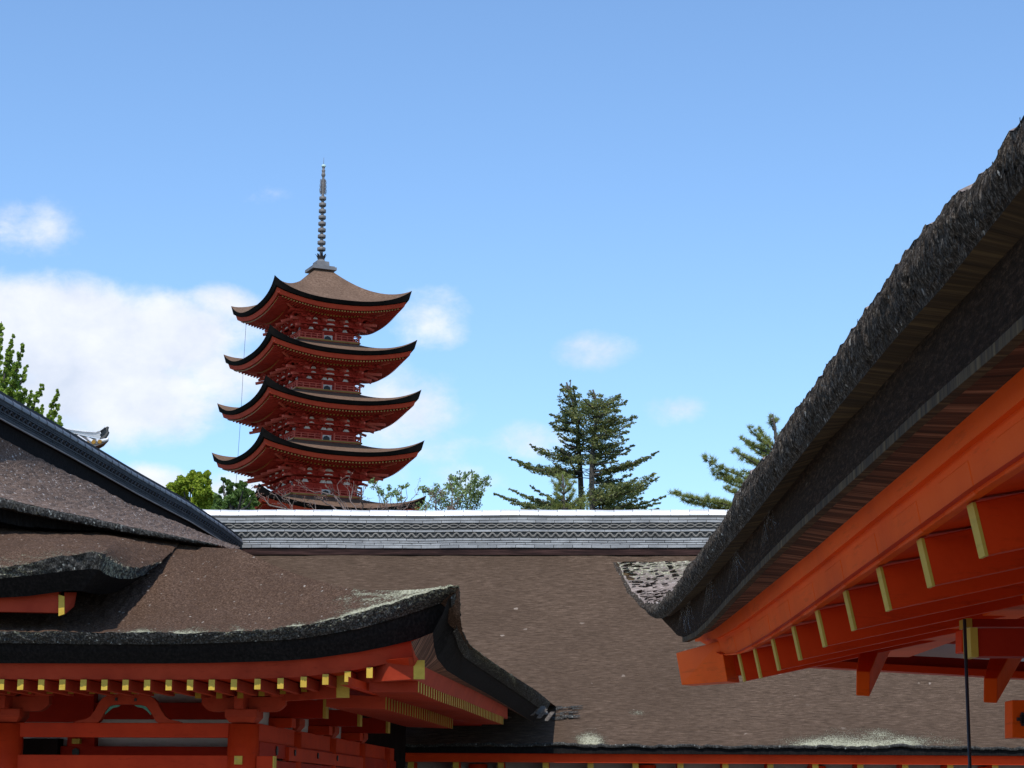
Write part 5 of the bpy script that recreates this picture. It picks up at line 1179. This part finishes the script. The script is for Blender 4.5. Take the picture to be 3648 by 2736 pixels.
# ---- ginkgo at far left
YG = 58.0; gk = tree('ginkgo_tree', PY(-60, 1500, YG)*np.array([1, 1, 0]), 'fresh green ginkgo with upright feathery shoots at the left edge'); tr = MB(); fo = MB()
sh = [(-40, 1500, 5, 1145, 16), (-20, 1520, 48, 1190, 12), (-30, 1480, -5, 1220, 20), (10, 1500, 82, 1220, 14), (0, 1520, 40, 1250, 22), (30, 1500, 95, 1302, 14), (20, 1540, 60, 1330, 24), (50, 1520, 90, 1380, 20), (80, 1560, 150, 1368, 13), (80, 1580, 108, 1395, 12), (90, 1590, 130, 1450, 16), (140, 1600, 207, 1384, 11), (140, 1600, 150, 1445, 10), (150, 1600, 205, 1440, 14), (150, 1600, 180, 1480, 18), (170, 1600, 212, 1485, 16), (110, 1600, 135, 1500, 20), (0, 1560, 15, 1400, 28), (40, 1560, 60, 1430, 26), (-50, 1500, -20, 1330, 26), (180, 1610, 205, 1510, 12)]
root_g = PY(-60, 1900, YG); root_g[2] = 0; tr.tube([root_g, PY(-60, 1700, YG), PY(-40, 1560, YG)], [.3, .25, .15], 8)
for (x0, y0, x1, y1, hw) in sh:
    dy = random.uniform(-1.5, 1.5); pts = limb(tr, PY(x0, y0, YG), PY(x1, y1, YG+dy), .05, .01, sag=-.02, n=6)
    if True: limb(tr, PY(-40, 1580, YG), pts[0], .08, .05, n=3)
    Lp = math.hypot(x1-x0, y1-y0); nn_ = int(Lp/5)
    for k in range(nn_):
        f = k/nn_; i = min(int(f*6), 5); p = pts[i]+(pts[i+1]-pts[i])*(f*6-i); hw2 = 1.25*hw*YG/F*(.35+.65*(1-f)**.6)
        leaves(fo, blob(p+RNG.normal(size=3)*hw2*.5, hw2*.6, 50), .06, aspect=1.1)
tr.build('trunk', MT['bark'], gk, smooth=True); fo.build('crown', MT['leaf_ginkgo'], gk)
# ---- broadleaf trees behind the left ridge
def broad(name, label, Y, base, blobs, mat, n, size, trunkmat='bark', limbs=True, spread=1.15):
    t = tree(name, PY(base[0], base[1], Y)*np.array([1, 1, 0]), label); tr = MB(); fo = MB(); b0 = PY(base[0], base[1], Y); g_ = b0.copy(); g_[2] = 0
    tr.tube([g_, b0], [.3, .16], 8)
    for (x, y, r) in blobs:
        dy = random.uniform(-1.2, 1.2); c = PY(x, y, Y+dy); limb(tr, b0, c, .07 if spread < 2 else .022, .015 if spread < 2 else .006, n=5, wob=.3); rm = r*spread*Y/F
        for k in range(max(4, int(r/2.6)) if spread < 2 else max(6, int(r*.9))):
            cc_ = blob(c, rm*.8, 1)[0]; leaves(fo, blob(cc_, rm*.45, int(n)), size, aspect=1.2)
            if k % 2 == 0: limb(tr, c, cc_, .015, .006, n=2)
    tr.build('trunk', MT[trunkmat], t, smooth=True); fo.build('crown', MT[mat], t); return t
random.seed(3)
broad('maple_tree', 'round bright yellow green tree behind the dark left ridge', 80, (670, 1850), [(690, 1700, 24), (735, 1705, 22), (650, 1720, 26), (620, 1745, 28), (680, 1735, 34), (725, 1740, 32), (600, 1770, 24), (650, 1775, 36), (710, 1780, 36), (750, 1760, 24), (745, 1800, 26), (690, 1815, 30), (660, 1800, 26), (585, 1760, 16), (640, 1830, 34), (700, 1840, 30)], 'leaf_bright', 210, .085)
broad('camellia_tree', 'dark green bushy tree between the bright tree and the pagoda', 76, (830, 1880), [(795, 1710, 9), (812, 1718, 10), (828, 1728, 10), (790, 1745, 12), (850, 1725, 14), (870, 1730, 13), (815, 1750, 18), (845, 1755, 22), (880, 1755, 18), (905, 1760, 10), (780, 1785, 22), (820, 1785, 26), (865, 1785, 26), (900, 1790, 20), (770, 1815, 24), (820, 1818, 28), (875, 1815, 26)], 'leaf_green', 150, .075)
broad('maple_tree', 'thin pale green sapling with loose twigs right of the pagoda roof', 64, (1640, 1960), [(1610, 1700, 7), (1640, 1705, 8), (1625, 1722, 10), (1660, 1695, 6), (1680, 1700, 8), (1690, 1710, 8), (1725, 1712, 9), (1735, 1715, 6), (1700, 1730, 12), (1620, 1745, 14), (1655, 1745, 14), (1680, 1750, 12), (1605, 1725, 8), (1650, 1765, 16), (1695, 1765, 10), (1710, 1762, 6), (1580, 1765, 12), (1640, 1790, 18), (1690, 1785, 12), (1560, 1790, 14), (1600, 1800, 14), (1680, 1808, 14), (1520, 1805, 14), (1505, 1740, 6), (1525, 1750, 8), (1555, 1735, 6), (1545, 1755, 7)], 'leaf_pale', 16, .055, spread=3.0)
broad('maple_tree', 'sparse leafy twigs hanging beside the lowest pagoda balcony', 66, (1400, 1960), [(1322, 1712, 6), (1335, 1728, 7), (1350, 1745, 8), (1362, 1760, 9), (1375, 1775, 7), (1395, 1755, 7), (1415, 1745, 8), (1430, 1737, 6), (1445, 1730, 5), (1410, 1765, 9), (1385, 1740, 5), (1425, 1775, 6)], 'leaf_pale', 9, .055, spread=2.6)
# ---- bare cherry in front of the pagoda
YC = 62.0; ch = tree('cherry_tree', PY(1220, 1950, YC)*np.array([1, 1, 0]), 'leafless cherry with reddish twigs in front of the pagoda foot'); tr = MB(); fo = MB()
def twig(a, b, r, depth):
    pts = limb(tr, a, b, r, r*.45, n=5, wob=.35)
    if depth == 0:
        p = pts[random.randint(2, 5)]; leaves(fo, blob(p, .07, 6), .035, aspect=1.2)
        return
    L_ = np.linalg.norm(b-a)
    for k in range(3):
        p = pts[random.randint(1, 5)]; d = (b-a)/L_; v = d+RNG.normal(size=3)*np.array([.9, .5, .55])+np.array([0, 0, .25]); v /= np.linalg.norm(v); twig(p, p+v*L_*random.uniform(.35, .6), r*.5, depth-1)
g_ = PY(1250, 1950, YC); g_[2] = 0; tr.tube([g_, PY(1250, 1950, YC), PY(1270, 1880, YC)], [.25, .15, .08], 8)
for (x0, y0, x1, y1) in ((1270, 1850, 1190, 1765), (1190, 1765, 1100, 1745), (1270, 1850, 1260, 1740), (1280, 1850, 1290, 1750), (1260, 1860, 1230, 1790), (1050, 1850, 1030, 1770), (1050, 1850, 960, 1755), (960, 1800, 920, 1752), (1340, 1850, 1380, 1790), (1420, 1850, 1460, 1790), (1500, 1850, 1540, 1770), (1560, 1860, 1540, 1740), (1500, 1860, 1470, 1800), (1600, 1860, 1615, 1755), (1130, 1850, 1115, 1780), (1400, 1860, 1440, 1810), (1560, 1850, 1610, 1800), (1180, 1800, 1120, 1770), (1330, 1850, 1350, 1800)):
    a = PY(x0, y0, YC); b = PY(x1, y1, YC+random.uniform(-1, 1)); twig(a, b, .022, 2)
    limb(tr, PY(1270, 1880, YC), a, .04, .025, n=4)
tr.build('trunk', MT['bark_pale'], ch, smooth=True); fo.build('crown', MT['bud'], ch)
